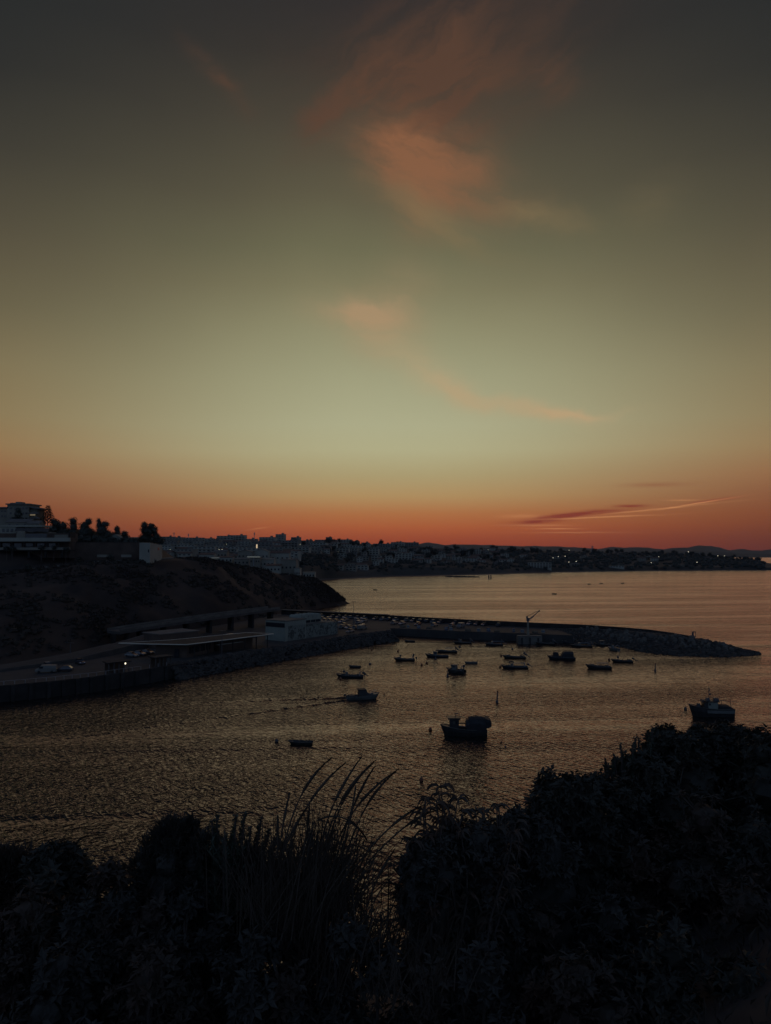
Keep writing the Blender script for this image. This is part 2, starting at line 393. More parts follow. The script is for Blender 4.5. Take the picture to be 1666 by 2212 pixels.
# ---- quay land, car park, breakwater
EDGE = [(-145,140),(-88.7,170),(-79,176.5),(-71.5,183),(-63.5,193),(-55.5,205),(-45,222),(-34.5,238),(-21,257.5),(-9,275),(2.5,288)]
LAND = EDGE + [(2,303),(-8,345),(-53,376),(-78,360),(-86,300),(-100,262),(-108,225),(-190,195),(-260,180)]
g = MB(); g.prism(LAND, -3, 3.0); tag(g.build('quay', [M_asph], None), kind='structure')
g = MB()                                  # quay edge paving, a sheet above the asphalt
def strip(path, w0, w1, z, th=0.12, mbx=None):
    mbx = mbx or MB(); rings = []
    for i, p in enumerate(path):
        a = Vector(path[max(i-1, 0)][:2]); b = Vector(path[min(i+1, len(path)-1)][:2]); t = (b-a).normalized(); nn = Vector((-t.y, t.x))
        zz = p[2] if len(p) > 2 else z
        rings.append([(p[0]+nn.x*w0, p[1]+nn.y*w0, zz), (p[0]+nn.x*w1, p[1]+nn.y*w1, zz), (p[0]+nn.x*w1, p[1]+nn.y*w1, zz-th), (p[0]+nn.x*w0, p[1]+nn.y*w0, zz-th)])
    mbx.loft(rings); return mbx
tag(strip(EDGE[:6], 0.2, 4.4, 3.12).build('promenade', M_pave), kind='structure')
tag(strip([(-52,214),(-44,226),(-33,243),(-20,262),(-8,280)], 0.2, 3.2, 3.12).build('footpath', M_pave), kind='structure')
# seawall with buttresses
t = thing('seawall', 'dark concrete seawall with square buttresses along the near quay', 'wall', (-80, 176, 0))
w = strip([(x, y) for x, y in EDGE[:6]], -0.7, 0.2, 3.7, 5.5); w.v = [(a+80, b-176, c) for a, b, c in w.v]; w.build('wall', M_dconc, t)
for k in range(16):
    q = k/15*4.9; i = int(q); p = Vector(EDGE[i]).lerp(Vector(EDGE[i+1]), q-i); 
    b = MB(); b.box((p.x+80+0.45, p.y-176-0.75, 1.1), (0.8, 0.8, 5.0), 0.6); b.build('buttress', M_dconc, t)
# breakwater deck
PIN = [(3.5,304.5),(30.5,292),(58,283),(70,278)]
POUT = [(68,305),(32,324),(1.4,345),(-52,375)]
g = MB(); g.prism(PIN + POUT + [(-50,342),(-6,300)], -3, 3.06); tag(g.build('breakwater_deck', M_asph), kind='structure')
ROWI = [(66,279.5),(72,277),(79,273),(85,268),(87,258),(88.5,251),(94.5,245.5),(101,243),(108,242),(117,244),(124,248.5)]
ROWO = [(66,311),(73,309),(80,306),(88,302),(93,297),(98,292),(104,285),(108,279),(112,271),(117,261),(125,249.5)]
ROWZ = [3.1,3.3,3.6,3.7,3.8,3.8,3.7,3.6,3.1,2.1,0.3]
g = MB(); rings = []
for a, b, z in zip(ROWI, ROWO, ROWZ):
    P = lambda u: (lerp(a[0], b[0], u), lerp(a[1], b[1], u))
    rings.append([(*P(-.05), -2), (*P(0), -.3), (*P(.35), z*.55), (*P(.6), z*.85), (*P(.72), z), (*P(.86), z), (*P(1), -.3), (*P(1.05), -2)])
g.loft(rings); tag(g.build('breakwater_core', M_rock), kind='structure')
t = thing('sea_wall', 'long pale topped parapet wall along the outer side of the breakwater', 'wall', (0, 330, 0))
WL = [(-52,373.5),(-20,356.5),(1.4,344),(32,323),(65,305.5),(80,299.5),(92,291.5),(100,284.5),(106,277),(110,269.5)]
WZ = [5.1,5.05,5.0,5.0,5.0,4.9,4.75,4.6,4.2,3.8]
def wallpath(pts, zs, th, z0, off):
    m = MB(); rings = []
    for i, p in enumerate(pts):
        a = Vector(pts[max(i-1, 0)]); b = Vector(pts[min(i+1, len(pts)-1)]); tt = (b-a).normalized(); n = Vector((-tt.y, tt.x))*th/2
        rings.append([(p[0]+n.x-off[0], p[1]+n.y-off[1], zs[i]), (p[0]-n.x-off[0], p[1]-n.y-off[1], zs[i]), (p[0]-n.x-off[0], p[1]-n.y-off[1], z0), (p[0]+n.x-off[0], p[1]+n.y-off[1], z0)])
    m.loft(rings); return m
wallpath(WL, WZ, 0.9, 2.0, (0, 330)).build('wall', M_dconc, t)
wallpath(WL[:3], [5.3, 5.25, 5.2], 3.2, 5.12, (0, 330)).build('coping', M_conc, t)

# ---- rock armour
def rock(m, c, s, rnd, mi=0):
    m.ball(c, (s*rnd.uniform(.7, 1.2), s*rnd.uniform(.6, 1.0), s*rnd.uniform(.45, .8)), 6, 4, 0.28, rnd, mi)
g = MB()
for k in range(2600):
    q = R.uniform(4.7, 9.98); i = int(q); p = Vector(EDGE[i]).lerp(Vector(EDGE[i+1]), q-i); tt = (Vector(EDGE[i+1])-Vector(EDGE[i])).normalized(); n = Vector((tt.y, -tt.x))
    u = R.uniform(-0.5, 1.0); p = p + n*(u*3.8); rock(g, (p.x, p.y, 3.3-3.6*max(0, u)+R.uniform(-.2, .25)), R.uniform(.35, .95), R)
tag(g.build('quay_rock_armour', M_rock), 'dark boulders sloping from the quay edge down to the harbour water', 'rocks', kind='stuff')
g = MB(); 
def moundpt(q, u):
    i = min(int(q), 9); f = q-i; a = Vector(ROWI[i]).lerp(Vector(ROWI[i+1]), f); b = Vector(ROWO[i]).lerp(Vector(ROWO[i+1]), f); z = lerp(ROWZ[i], ROWZ[i+1], f)
    p = a.lerp(b, u); zz = interp(u, [(0, -.2), (.35, z*.55), (.6, z*.85), (.72, z), (.86, z), (1, -.3)]); return Vector((p.x, p.y, zz))
for k in range(2400):
    p = moundpt(R.uniform(0, 10), R.choice((R.uniform(0, .7), R.uniform(0, .7), R.uniform(.85, 1)))); rock(g, p, R.uniform(.45, 1.05), R)
for k in range(700):
    x = R.uniform(-50, 66); y = interp(x, [(a, b) for a, b in sorted((p[0], p[1]) for p in POUT)])+R.uniform(1, 6); rock(g, (x, y, R.uniform(-.3, 1.8)), R.uniform(.6, 1.2), R)
tag(g.build('breakwater_rock_armour', M_rock), 'dark rock armour heaped over the outer end and sides of the breakwater', 'rocks', kind='stuff')
bt = []
for k in range(6):
    m = MB(); s = 1.0; c = R.uniform(.8, 1.2)
    m.box((0, 0, .35), (1.7*c, 1.2, 1.0), 0, (.8, .78)); m.box((.1, .05, 1.0), (1.2*c, .8, .34), .2, (.7, .7)); o = m.build('armour_block', M_prock); bt.append(o)
for k in range(95):
    src = bt[k % 6]; o = src if k < 6 else src.copy()
    if k >= 6: COL.objects.link(o)
    q = R.uniform(1.5, 9.0); u = R.uniform(.25, .68); p = moundpt(q, u); o.location = (p.x, p.y, p.z+.2); o.rotation_euler = (R.uniform(-.3, .3), R.uniform(-.3, .3), R.uniform(0, 6)); s = R.uniform(.6, 1.15); o.scale = (s, s, s)
    pos = 'near the crane' if q < 4 else ('on the widest part' if q < 7.5 else 'close to the tip')
    ht = 'low on the inner slope' if u < .45 else 'high beside the crest'
    tag(o, f'pale squared block {ht}, breakwater {pos}', 'boulder', f'pale armour blocks {ht} {pos} of the breakwater')

# ---- roads
ROAD = [(-190,178,3.3),(-140,186,3.4),(-103,197,3.6),(-91.5,213,4.0),(-82.5,240,5.0),(-76,262,6.6)]
g = strip(ROAD, -4.2, 4.2, 0, 3.5); tag(g.build('road', M_pave), kind='structure')
g = strip([(x, y, z+.06) for x, y, z in ROAD], -3.1, 3.1, 0, .05); tag(g.build('carriageway', M_asph), kind='structure')
t = thing('road_viaduct', 'raised road deck on columns running behind the harbour buildings to the cliff', 'bridge', (-86, 261, 0))
VD = [(-92,252,7.4),(-86,261,8.0),(-74,279.5,8.8),(-61,299.5,9.5),(-48,320,10)]
o = strip([(x+86, y-261, z) for x, y, z in VD], -3.6, 3.6, 0, .9); o.build('deck', M_pave, t)
for sd_ in (-3.5, 3.3): strip([(x+86, y-261, z+.75) for x, y, z in VD], sd_, sd_+.22, 0, .7).build('parapet', M_conc, t)
for k in range(9):
    f = k/8*3.9; i = int(f); p = Vector(VD[i]).lerp(Vector(VD[i+1]), f-i)
    c = MB(); c.box((p.x+86, p.y-261, (p.z-.95+2.5)/2), (.9, 4.5, p.z-.95-2.5), -1.0+pi/2); c.build('column', M_dconc, t)
t = thing('cliff_path', 'pale path climbing along the top of the headland below the white villas', 'path', (0, 0, 0))
t['kind'] = 'structure'
del t['label']; del t['category']
# path on crest follows the mesh of the headland
def hsurf(i, u):   # i along 0..HN, u row index float
    i0 = int(i); f = i-i0; j0 = int(u); g_ = u-j0
    V = lambda a, b: Vector(HV[min(a, HN)*HW+b])
    return V(i0, j0).lerp(V(i0+1, j0), f).lerp(V(i0, j0+1).lerp(V(i0+1, j0+1), f), g_)
m = MB(); rr = []
for k in range(60):
    i = lerp(22, 92, k/59); a, b = hsurf(i, 32.6), hsurf(i, 34.0)
    rr.append([(a.x, a.y, a.z+.35), (b.x, b.y, b.z+.35), (b.x, b.y, b.z-.6), (a.x, a.y, a.z-.6)])
m.loft(rr); bpy.data.objects.remove(t); tag(m.build('path', M_conc), kind='structure')

# ================================================================== VEGETATION
M_leafd = mat('dark_foliage', (0.036, 0.04, 0.03), 0.7, 0.4, 0.6)
M_leafb = mat('brown_scrub', (0.034, 0.024, 0.017), 0.85, 0.35, 0.05, c2=(0.036, 0.03, 0.021))
M_bark = mat('bark', (0.07, 0.055, 0.045), 0.9, 0.3, 2.0)
def rdir(rnd, zmin=-1.0):
    while True:
        v = Vector((rnd.uniform(-1, 1), rnd.uniform(-1, 1), rnd.uniform(zmin, 1)))
        if 0.05 < v.length < 1: return v.normalized()
def crown(m, blobs, n, ls, rnd, inner=0.55):
    tot = sum(b[1][0]*b[1][1]+b[1][1]*b[1][2] for b in blobs)
    for c, r in blobs:
        k = int(n*(r[0]*r[1]+r[1]*r[2])/tot)
        for _ in range(k):
            d = rdir(rnd); u = lerp(inner, 1.0, rnd.random()**0.6)*(1+0.22*fbm(d.x*2+c[0], d.y*2+c[1], d.z*2+c[2], 2))
            p = Vector((c[0]+d.x*r[0]*u, c[1]+d.y*r[1]*u, c[2]+d.z*r[2]*u))
            m.leaf(p, (d+rdir(rnd)*0.9), ls*rnd.uniform(.6, 1.3), ls*rnd.uniform(.5, .9))
def tree(name, label, px, ybase, ytop, Y, blobs, n, ls, seed, group=None, cat='tree', trunk=0.25, material=None):
    """blobs in picture pixels: (dx, y, rx, ry) turned into metres at distance Y"""
    rnd = random.Random(seed); k = Y/FD; b = at(px, ybase, Y); t = thing(name, label, cat, b, 0, group)
    bl = [((dx*k, rnd.uniform(-.3, .3)*rx*k, (ybase-y)*k), (rx*k, rx*k, ry*k)) for dx, y, rx, ry in blobs]
    m = MB()
    for c, r in bl: m.ball(c, (r[0]*.8, r[1]*.8, r[2]*.8), 8, 6, .16, rnd)
    crown(m, bl, n, ls, rnd, .7); m.build('crown', material or M_leafd, t)
    m = MB(); h = (ybase-ytop)*k
    m.tube([(0, 0, -5), (0.1*h*.1, 0, h*.35), (0, 0, h*.75)], [trunk*1.3, trunk, trunk*.4], 6)
    for c, r in bl[:4]: m.tube([(0, 0, h*.25), (c[0]*.6, c[1]*.6, c[2]*.8), c], [trunk*.6, trunk*.4, trunk*.15], 5)
    m.build('trunk', M_bark, t); return t

# scrub over the headland slope
g = MB(); rs = random.Random(5)
for k in range(5200):
    i = rs.uniform(8, HN-1); u = rs.uniform(7.5, 33.9) if rs.random() < .8 else rs.uniform(31, 33.9); p = hsurf(i, u); 
    if p.z < 2.2 or fbm(p.x/18, p.y/18, 2.5, 3)+0.15*fbm(p.x/5, p.y/5, 1, 2) < -0.18: continue
    s = rs.uniform(.5, 1.5)*(1.25 if rs.random() < .2 else 1)
    if u > 33: s *= .6
    g.ball((p.x, p.y, p.z+s*.15), (s*.8, s*.8, s*.5), 5, 4, .25, rs)
    for _ in range(9):
        d = rdir(rs, 0); g.leaf(p+Vector((d.x*s*.7, d.y*s*.7, s*.15+d.z*s*.45)), d+rdir(rs)*.5, .55*s, .4*s)
tag(g.build('headland_scrub', M_leafb), 'low brown scrub covering the dark slope of the headland', 'scrub', kind='stuff')

# trees on the headland
TG = 'dark trees in a row on the headland skyline'
tree('cypress_tree', 'narrow round topped cypress, first of the dark row right of the tiered pine', 158, 1172, 1118, 362, [(0,1126,9,8),(0,1138,10,12),(1,1155,12,16),(-2,1165,14,9)], 1500, .55, 21, TG)
tree('cypress_tree', 'broad shouldered dark tree between the two narrower cypresses', 187, 1172, 1119, 364, [(3,1127,8,8),(-4,1136,11,9),(0,1150,18,14),(10,1158,13,14),(-6,1164,16,9)], 2000, .55, 22, TG)
tree('cypress_tree', 'dark cypress with a pointed left spire and a sloping right shoulder', 216, 1172, 1119, 362, [(-4,1125,5,6),(-3,1135,7,9),(9,1133,10,7),(5,1146,13,13),(14,1156,15,11),(0,1163,18,9)], 2000, .55, 23, TG)
tree('cypress_tree', 'slim short cypress behind the white gabled house', 252, 1172, 1137, 368, [(0,1142,6,6),(1,1151,7,9),(-6,1158,9,8),(0,1165,9,7)], 1000, .5, 24, TG)
tree('broadleaf_tree', 'small round dark tree between the gabled house and the tallest tree', 269, 1174, 1147, 358, [(0,1153,8,6),(2,1162,9,8),(-3,1168,8,6)], 900, .5, 25, TG)
tree('pine_tree', 'tallest ragged dark tree with a notched crown above the pale box house', 320, 1178, 1127, 354,
     [(-9,1134,7,7),(6,1137,9,6),(13,1144,8,7),(-9,1145,9,9),(2,1149,12,10),(14,1153,7,6),(-4,1161,16,10),(14,1166,12,8),(-14,1166,8,8)], 2900, .6, 26, TG, trunk=.4)
tree('broadleaf_tree', 'low dark tree tapering down to the right of the tallest tree', 344, 1180, 1153, 352, [(-5,1160,7,6),(2,1168,9,7)], 700, .5, 27, TG)
tree('broadleaf_tree', 'spreading dark tree just right of the tiered pine', 124, 1168, 1118, 372, [(-8,1127,8,7),(-2,1131,9,8),(10,1136,12,9),(-6,1145,17,12),(14,1150,16,11),(24,1152,12,8)], 2300, .6, 28, TG)
tree('round_tree', 'dark tree in front of the apartment block wall', 39, 1134, 1096, 384, [(0,1103,6,6),(1,1112,8,9),(-4,1124,14,8),(-14,1127,7,5)], 1300, .5, 29)
for k, (px, w, yt, lab) in enumerate([(172, 24, 1156, 'low dark hedge filling between the first two skyline cypresses'), (204, 22, 1157, 'low dark hedge under the pointed cypress'), (237, 20, 1160, 'low dark hedge left of the gabled house'), (283, 18, 1163, 'low dark hedge before the tallest ragged tree'), (140, 16, 1150, 'low dark hedge right of the tiered pine')]):
    tree('hedge', lab, px, 1176, yt, 351, [(-w*.5, yt+10, w*.6, 10), (w*.1, yt+7, w*.55, 9), (w*.55, yt+10, w*.5, 10)], 900, .5, 70+k, None, 'hedge', .1)
# tiered Norfolk pine
t = thing('norfolk_pine', 'tall tiered pine with open star shaped branches beside the apartment block', 'tree', at(103, 1135, 395)); k_ = 395/FD
m = MB(); H_ = 41*k_; m.tube([(0, 0, -2), (0, 0, H_*.6), (0, 0, H_)], [.28, .2, .05], 6); m.build('trunk', M_bark, t)
m = MB(); rs = random.Random(3)
for lv in range(11):
    z = H_*(.12+.86*lv/10); L = (14.5-1.25*lv)*k_*(1 if lv else .8)+.25
    for q in range(7):
        a = q*2*pi/7+lv*.5; e = Vector((cos(a)*L, sin(a)*L, z+L*.22)); m.tube([(0, 0, z), (e.x*.6, e.y*.6, z+L*.03), tuple(e)], [.07, .055, .03], 4)
        for s in range(int(9+L*7)):
            f = rs.uniform(.3, 1.05); m.leaf(Vector((e.x*f, e.y*f, z+L*.22*f*f)), Vector((rs.uniform(-.5, .5)+cos(a)*.6, rs.uniform(-.5, .5)+sin(a)*.6, rs.uniform(.1, .8))), .8, .34)
m.build('crown', M_leafd, t)
for k, (px, yb, h, w, lab) in enumerate([(238,1212,15,9,'squat dark bush tree standing on the cliff path before the brown wall'), (171,1216,13,7,'small dark tree on the bend of the cliff path'),
      (60,1236,18,8,'dark thin tree by the left end of the cliff path'), (15,1190,9,7,'rounded shrub against the lower white parapet, far left'), (27,1192,12,9,'umbrella shaped shrub in front of the lower white parapet'),
      (90,1188,9,8,'flat topped shrub below the middle of the long parapet'), (117,1188,9,6,'small round shrub near the right end of the long parapet'), (143,1192,10,8,'dark shrub at the right corner of the long terrace')]):
    tree('shrub', lab, px, yb, yb-h, 322 if yb < 1200 else 300, [(0, yb-h*.55, w*.8, h*.45), (w*.3, yb-h*.4, w*.6, h*.35)], 420, .4, 40+k, None, 'shrub', .09)

# ================================================================== HEADLAND HOUSES
M_white = mat('white_render', (0.24, 0.235, 0.185), 0.85, 0.12, 0.15)
M_cream = mat('cream_render', (0.17, 0.158, 0.12), 0.85, 0.15, 0.15)
M_brown = mat('brown_wall', (0.075, 0.052, 0.038), 0.9, 0.3, 0.2)
M_tile = mat('roof_tile', (0.10, 0.06, 0.045), 0.85, 0.3, 0.8)
M_flat = mat('flat_roof', (0.12, 0.11, 0.095), 0.9, 0.25, 0.3)
M_glass = mat('window_glass', (0.02, 0.022, 0.025), 0.15, 0.1, 1.0, spec=0.5)
M_metal = mat('grey_metal', (0.25, 0.25, 0.25), 0.45, 0.15, 1.0, metal=0.6)
M_awn = mat('dark_awning', (0.05, 0.045, 0.04), 0.8, 0.2, 1.0)
E_lamp = emit('lamp_light', (1.0, 0.90, 0.60), 2.4)
E_win = emit('lit_window', (1.0, 0.80, 0.50), 0.13)
def fbox(t, name, m_, px0, px1, y0, y1, Y, depth, base, rz=0):
    """box whose front face spans px0..px1, y0..y1 at distance Y; child of thing t at base"""
    a = at(px0, y0, Y); b = at(px1, y1, Y); m = MB()
    c = ((a.x+b.x)/2-base.x, Y+depth/2-base.y, (a.z+b.z)/2-base.z); m.box(c, (abs(b.x-a.x), depth, abs(a.z-b.z)), rz)
    return m.build(name, m_, t)
# apartment block
B0 = at(40, 1140, 390); t = thing('apartment_block', 'pale three storey apartment block with flat roof and stair tower, top left', 'building', B0)
fbox(t, 'wall', M_cream, 16, 62, 1090, 1140, 390, 12, B0); fbox(t, 'wing', M_cream, -12, 16.3, 1098, 1140, 391, 11, B0)
fbox(t, 'balcony_wing', M_cream, 62, 79, 1097, 1140, 391.5, 9, B0)
r_ = fbox(t, 'roof', M_flat, 12, 64, 1087.5, 1090, 389, 14, B0); fbox(r_, 'stair_tower', M_cream, 34, 45, 1084, 1087.6, 393, 5, B0)
fbox(r_, 'parapet', M_flat, 22, 33, 1086, 1087.6, 393, 6, B0)
rr_ = fbox(t, 'wing_roof', M_flat, -14, 18, 1095, 1098, 390, 13, B0)
m = MB(); a = at(60, 1093, 388.5)-B0; b = at(84, 1101, 388.5)-B0
m.add([(a.x, a.y, a.z), (b.x, a.y, b.z+1.0), (b.x, a.y+14, b.z+1.0), (a.x, a.y+14, a.z), (a.x, a.y, a.z-.6), (b.x, a.y, b.z+.35), (b.x, a.y+14, b.z+.35), (a.x, a.y+14, a.z-.6)], [(0,1,2,3),(7,6,5,4),(0,4,5,1),(1,5,6,2),(2,6,7,3),(3,7,4,0)]); m.build('sloping_roof', M_flat, t)
for y in (1107, 1117, 1127):
    fbox(t, 'balcony', M_flat, 62, 83, y, y+3.4, 389.6, 2.2, B0); w = fbox(t, 'balcony_window', E_win if y == 1107 else M_glass, 65, 76, y+3.6, y+(6.6 if y == 1107 else 8.5), 391.3, .3, B0)
for px in (21, 31, 48, 55):
    for y in (1096, 1107, 1118): fbox(t, 'window', M_glass, px, px+4, y, y+4, 389.85, .3, B0)
for px in (-8, 2, 9):
    for y in (1102, 1113): fbox(t, 'window', M_glass, px, px+4, y, y+4, 390.85, .3, B0)
# low houses with pitched roofs below it
def gable_house(label, px0, px1, ye, yr, yb, Y, depth, along=True, wm=None, name='white_house', rm=None, group=None, nw=3, lit=False):
    B = at((px0+px1)/2, yb, Y); t = thing(name, label, 'house', B, 0, group); k = Y/FD; w = (px1-px0)*k; he = (yb-ye)*k; hr = (yb-yr)*k
    m = MB(); m.box((0, depth/2, (he-6)/2), (w, depth, he+6))
    if not along: m.add([(-w/2, 0, he), (w/2, 0, he), (0, 0, hr-.12), (-w/2, depth, he), (w/2, depth, he), (0, depth, hr-.12)], [(0,1,2),(5,4,3)])
    else: m.add([(-w/2, 0, he), (-w/2, depth, he), (-w/2, depth/2, hr-.12), (w/2, 0, he), (w/2, depth, he), (w/2, depth/2, hr-.12)], [(2,1,0),(3,4,5)])
    m.build('wall', wm or M_white, t); o = .35; th = .22; m = MB()
    if along: pts = lambda x: [(x, -o, he-.1), (x, depth/2, hr), (x, depth+o, he-.1), (x, depth+o, he-.1+th), (x, depth/2, hr+th), (x, -o, he-.1+th)]; m.loft([pts(-w/2-o), pts(w/2+o)])
    else: pts = lambda y: [(-w/2-o, y, he-.1), (0, y, hr), (w/2+o, y, he-.1), (w/2+o, y, he-.1+th), (0, y, hr+th), (-w/2-o, y, he-.1+th)]; m.loft([pts(-o), pts(depth+o)])
    m.build('roof', rm or M_tile, t)
    for q in range(nw):
        x = (-w/2)+w*(q+.5)/nw; m = MB(); m.box((x, -.02, he*.55), (min(1.1, w/nw*.45), .16, min(1.3, he*.4))); m.build('window', E_win if lit and q == nw-1 else M_glass, t)
    return t
gable_house('wide low house with a pale shallow roof below the apartment block', 12, 62, 1128, 1121, 1142, 372, 9, True, M_cream, rm=M_flat)
gable_house('small pale roofed house right of the wide low house', 58, 84, 1131, 1125, 1142, 366, 7, True, M_cream, rm=M_flat)
# villa with awnings
B0 = at(50, 1162, 345); t = thing('villa', 'white villa with dark sloping awnings above the long terraces', 'villa', B0)
fbox(t, 'wall', M_white, 0, 34, 1137, 1163, 345, 9, B0); fbox(t, 'side_wall', M_cream, 33, 105, 1149, 1163, 346, 8, B0)
fbox(t, 'roof', M_white, -2, 92, 1134.5, 1138, 344.5, 10, B0)
for q in range(3):
    px = 35+q*22; a = at(px, 1139, 345)-B0; b = at(px+19, 1149, 341)-B0; m = MB()
    m.add([(a.x, a.y, a.z), (b.x, a.y, a.z-.5), (b.x+1.4, b.y, b.z), (a.x+1.4, b.y, b.z+.4), (a.x, a.y, a.z-.12), (b.x, a.y, a.z-.62), (b.x+1.4, b.y, b.z-.12), (a.x+1.4, b.y, b.z+.28)], [(0,1,2,3),(7,6,5,4),(0,4,5,1),(1,5,6,2),(2,6,7,3),(3,7,4,0)]); m.build('awning', M_awn, t)
for px in (5, 14, 23): fbox(t, 'window', M_glass, px, px+5, 1142, 1149, 344.85, .3, B0)
# long modern terrace building
B0 = at(60, 1205, 325); t = thing('terrace_building', 'long modern building with two pale horizontal parapet bands', 'building', B0)
fbox(t, 'upper_wall', M_brown, -60, 149, 1152, 1205, 331, 9, B0)
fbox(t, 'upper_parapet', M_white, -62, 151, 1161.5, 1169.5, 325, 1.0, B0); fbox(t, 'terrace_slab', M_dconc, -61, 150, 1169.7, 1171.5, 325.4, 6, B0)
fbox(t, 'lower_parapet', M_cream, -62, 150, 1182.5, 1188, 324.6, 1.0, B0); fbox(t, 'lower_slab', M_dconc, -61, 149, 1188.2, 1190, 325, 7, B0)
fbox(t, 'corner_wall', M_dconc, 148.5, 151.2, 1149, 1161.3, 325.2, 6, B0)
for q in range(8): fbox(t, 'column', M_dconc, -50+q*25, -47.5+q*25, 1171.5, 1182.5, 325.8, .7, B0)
for q in range(7): w = fbox(t, 'window', M_glass, -44+q*25, -28+q*25, 1173.5, 1182.5, 330.8, .25, B0)
fbox(t, 'glass_balustrade', M_glass, 55, 101, 1153, 1161.4, 325.3, .12, B0)
for a_, b_ in ((36, 54), (118, 147)): fbox(t, 'screen', M_cream, a_, b_, 1147 if a_ == 36 else 1155, 1161.4, 325.6, .15, B0)
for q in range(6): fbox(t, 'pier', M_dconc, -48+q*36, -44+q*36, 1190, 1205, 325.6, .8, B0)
# brown boundary wall
B0 = at(225, 1206, 341); t = thing('boundary_wall', 'long tall brown wall stretching between the terraces and the pale box house', 'wall', B0)
m = MB(); a = at(151, 1172, 338)-B0; b = at(302, 1175, 344)-B0; L = Vector((b.x-a.x, b.y-a.y)); m.box(((a.x+b.x)/2, (a.y+b.y)/2+.3, 2.2), (L.length, .5, 10.2), atan2(L.y, L.x)); m.build('wall', M_brown, t)
m = MB(); m.box(((a.x+b.x)/2, (a.y+b.y)/2+.3, 7.4), (L.length+.2, .7, .2), atan2(L.y, L.x)); m.build('coping', M_dconc, t)
for px, pw in ((210, 34), (262, 22)): fbox(t, 'pale_panel', M_cream, px, px+pw, 1198, 1203.5, 337.0 if px < 220 else 339, .3, B0)
# pale box house
B0 = Vector((-106.5, 335, 31)); t = thing('box_house', 'pale windowed box house at the end of the brown wall, one side lit pinkish', 'house', B0)
PB = [(-106.5,335),(-106.4,353),(-113,353.5),(-112.3,338)]
m = MB(); m.prism([(x-B0.x, y-B0.y) for x, y in PB], -2, [7.3, 6.3, 6.5, 7.4]); m.build('wall', M_white, t)
m = MB(); m.box((.07, 12, 4.6), (.2, 2.2, 1.2)); m.build('window', M_glass, t); m = MB(); m.box((-.75, .28, 3.6), (.7, .14, 1.3), -.48); m.build('window', M_glass, t)
m = MB(); m.prism([(x-B0.x, y-B0.y) for x, y in PB], 7.42, 7.55); 
gable_house('white gabled house peeking over the brown wall between cypresses', 233, 262, 1163, 1154.5, 1176, 362, 8, False, M_white, rm=M_cream, nw=2)
gable_house('low white house with banded front left of the tallest tree', 272, 296, 1164, 1161, 1174, 356, 6, True, M_white, rm=M_cream, nw=3)

# houses just beyond the headland crest
for k, (x0, x1, yt, yr, yb, Y, al, lab) in enumerate([
    (540,562,1205,1203,1216,520,True,'white low house at the left of the group beyond the headland crest'),
    (560,592,1209,1206,1224,525,True,'wide white house with flat terraces left of the tall white house'),
    (575,606,1222,1219,1234,500,True,'white house tucked lower on the crest with a tiled roof'),
    (606,640,1209,1208,1241,505,True,'tall white house with a big dark window above the headland point'),
    (636,648,1228,1227,1246,500,False,'small white annex right of the tall white house'),
    (470,502,1204,1202,1212,540,True,'long white house with lit roof edge just above the headland crest'),
    (505,538,1208,1206,1218,535,True,'white house with a pale verandah on the crest'),
    (655,680,1237,1236,1244,560,True,'low white building below the dark bluff'),
    (430,462,1198,1195,1207,560,True,'red roofed white house at the left of the crest houses'),
    (514,545,1193,1188,1206,580,False,'white gabled house, second row above the crest'),
    (550,580,1192,1186,1208,590,False,'big white gabled house, second row above the crest'),
    (585,625,1195,1190,1212,600,True,'long white house with solar terraces, second row above the crest'),
    (462,490,1192,1188,1202,590,True,'tile roofed house, second row above the crest, left end')]):
    gable_house(lab, x0, x1, yt, yr, yb+6, Y, 9, al, M_white if k % 3 else M_cream, rm=[M_flat, M_cream, M_tile][k % 3] if k != 8 else M_tile, nw=4)

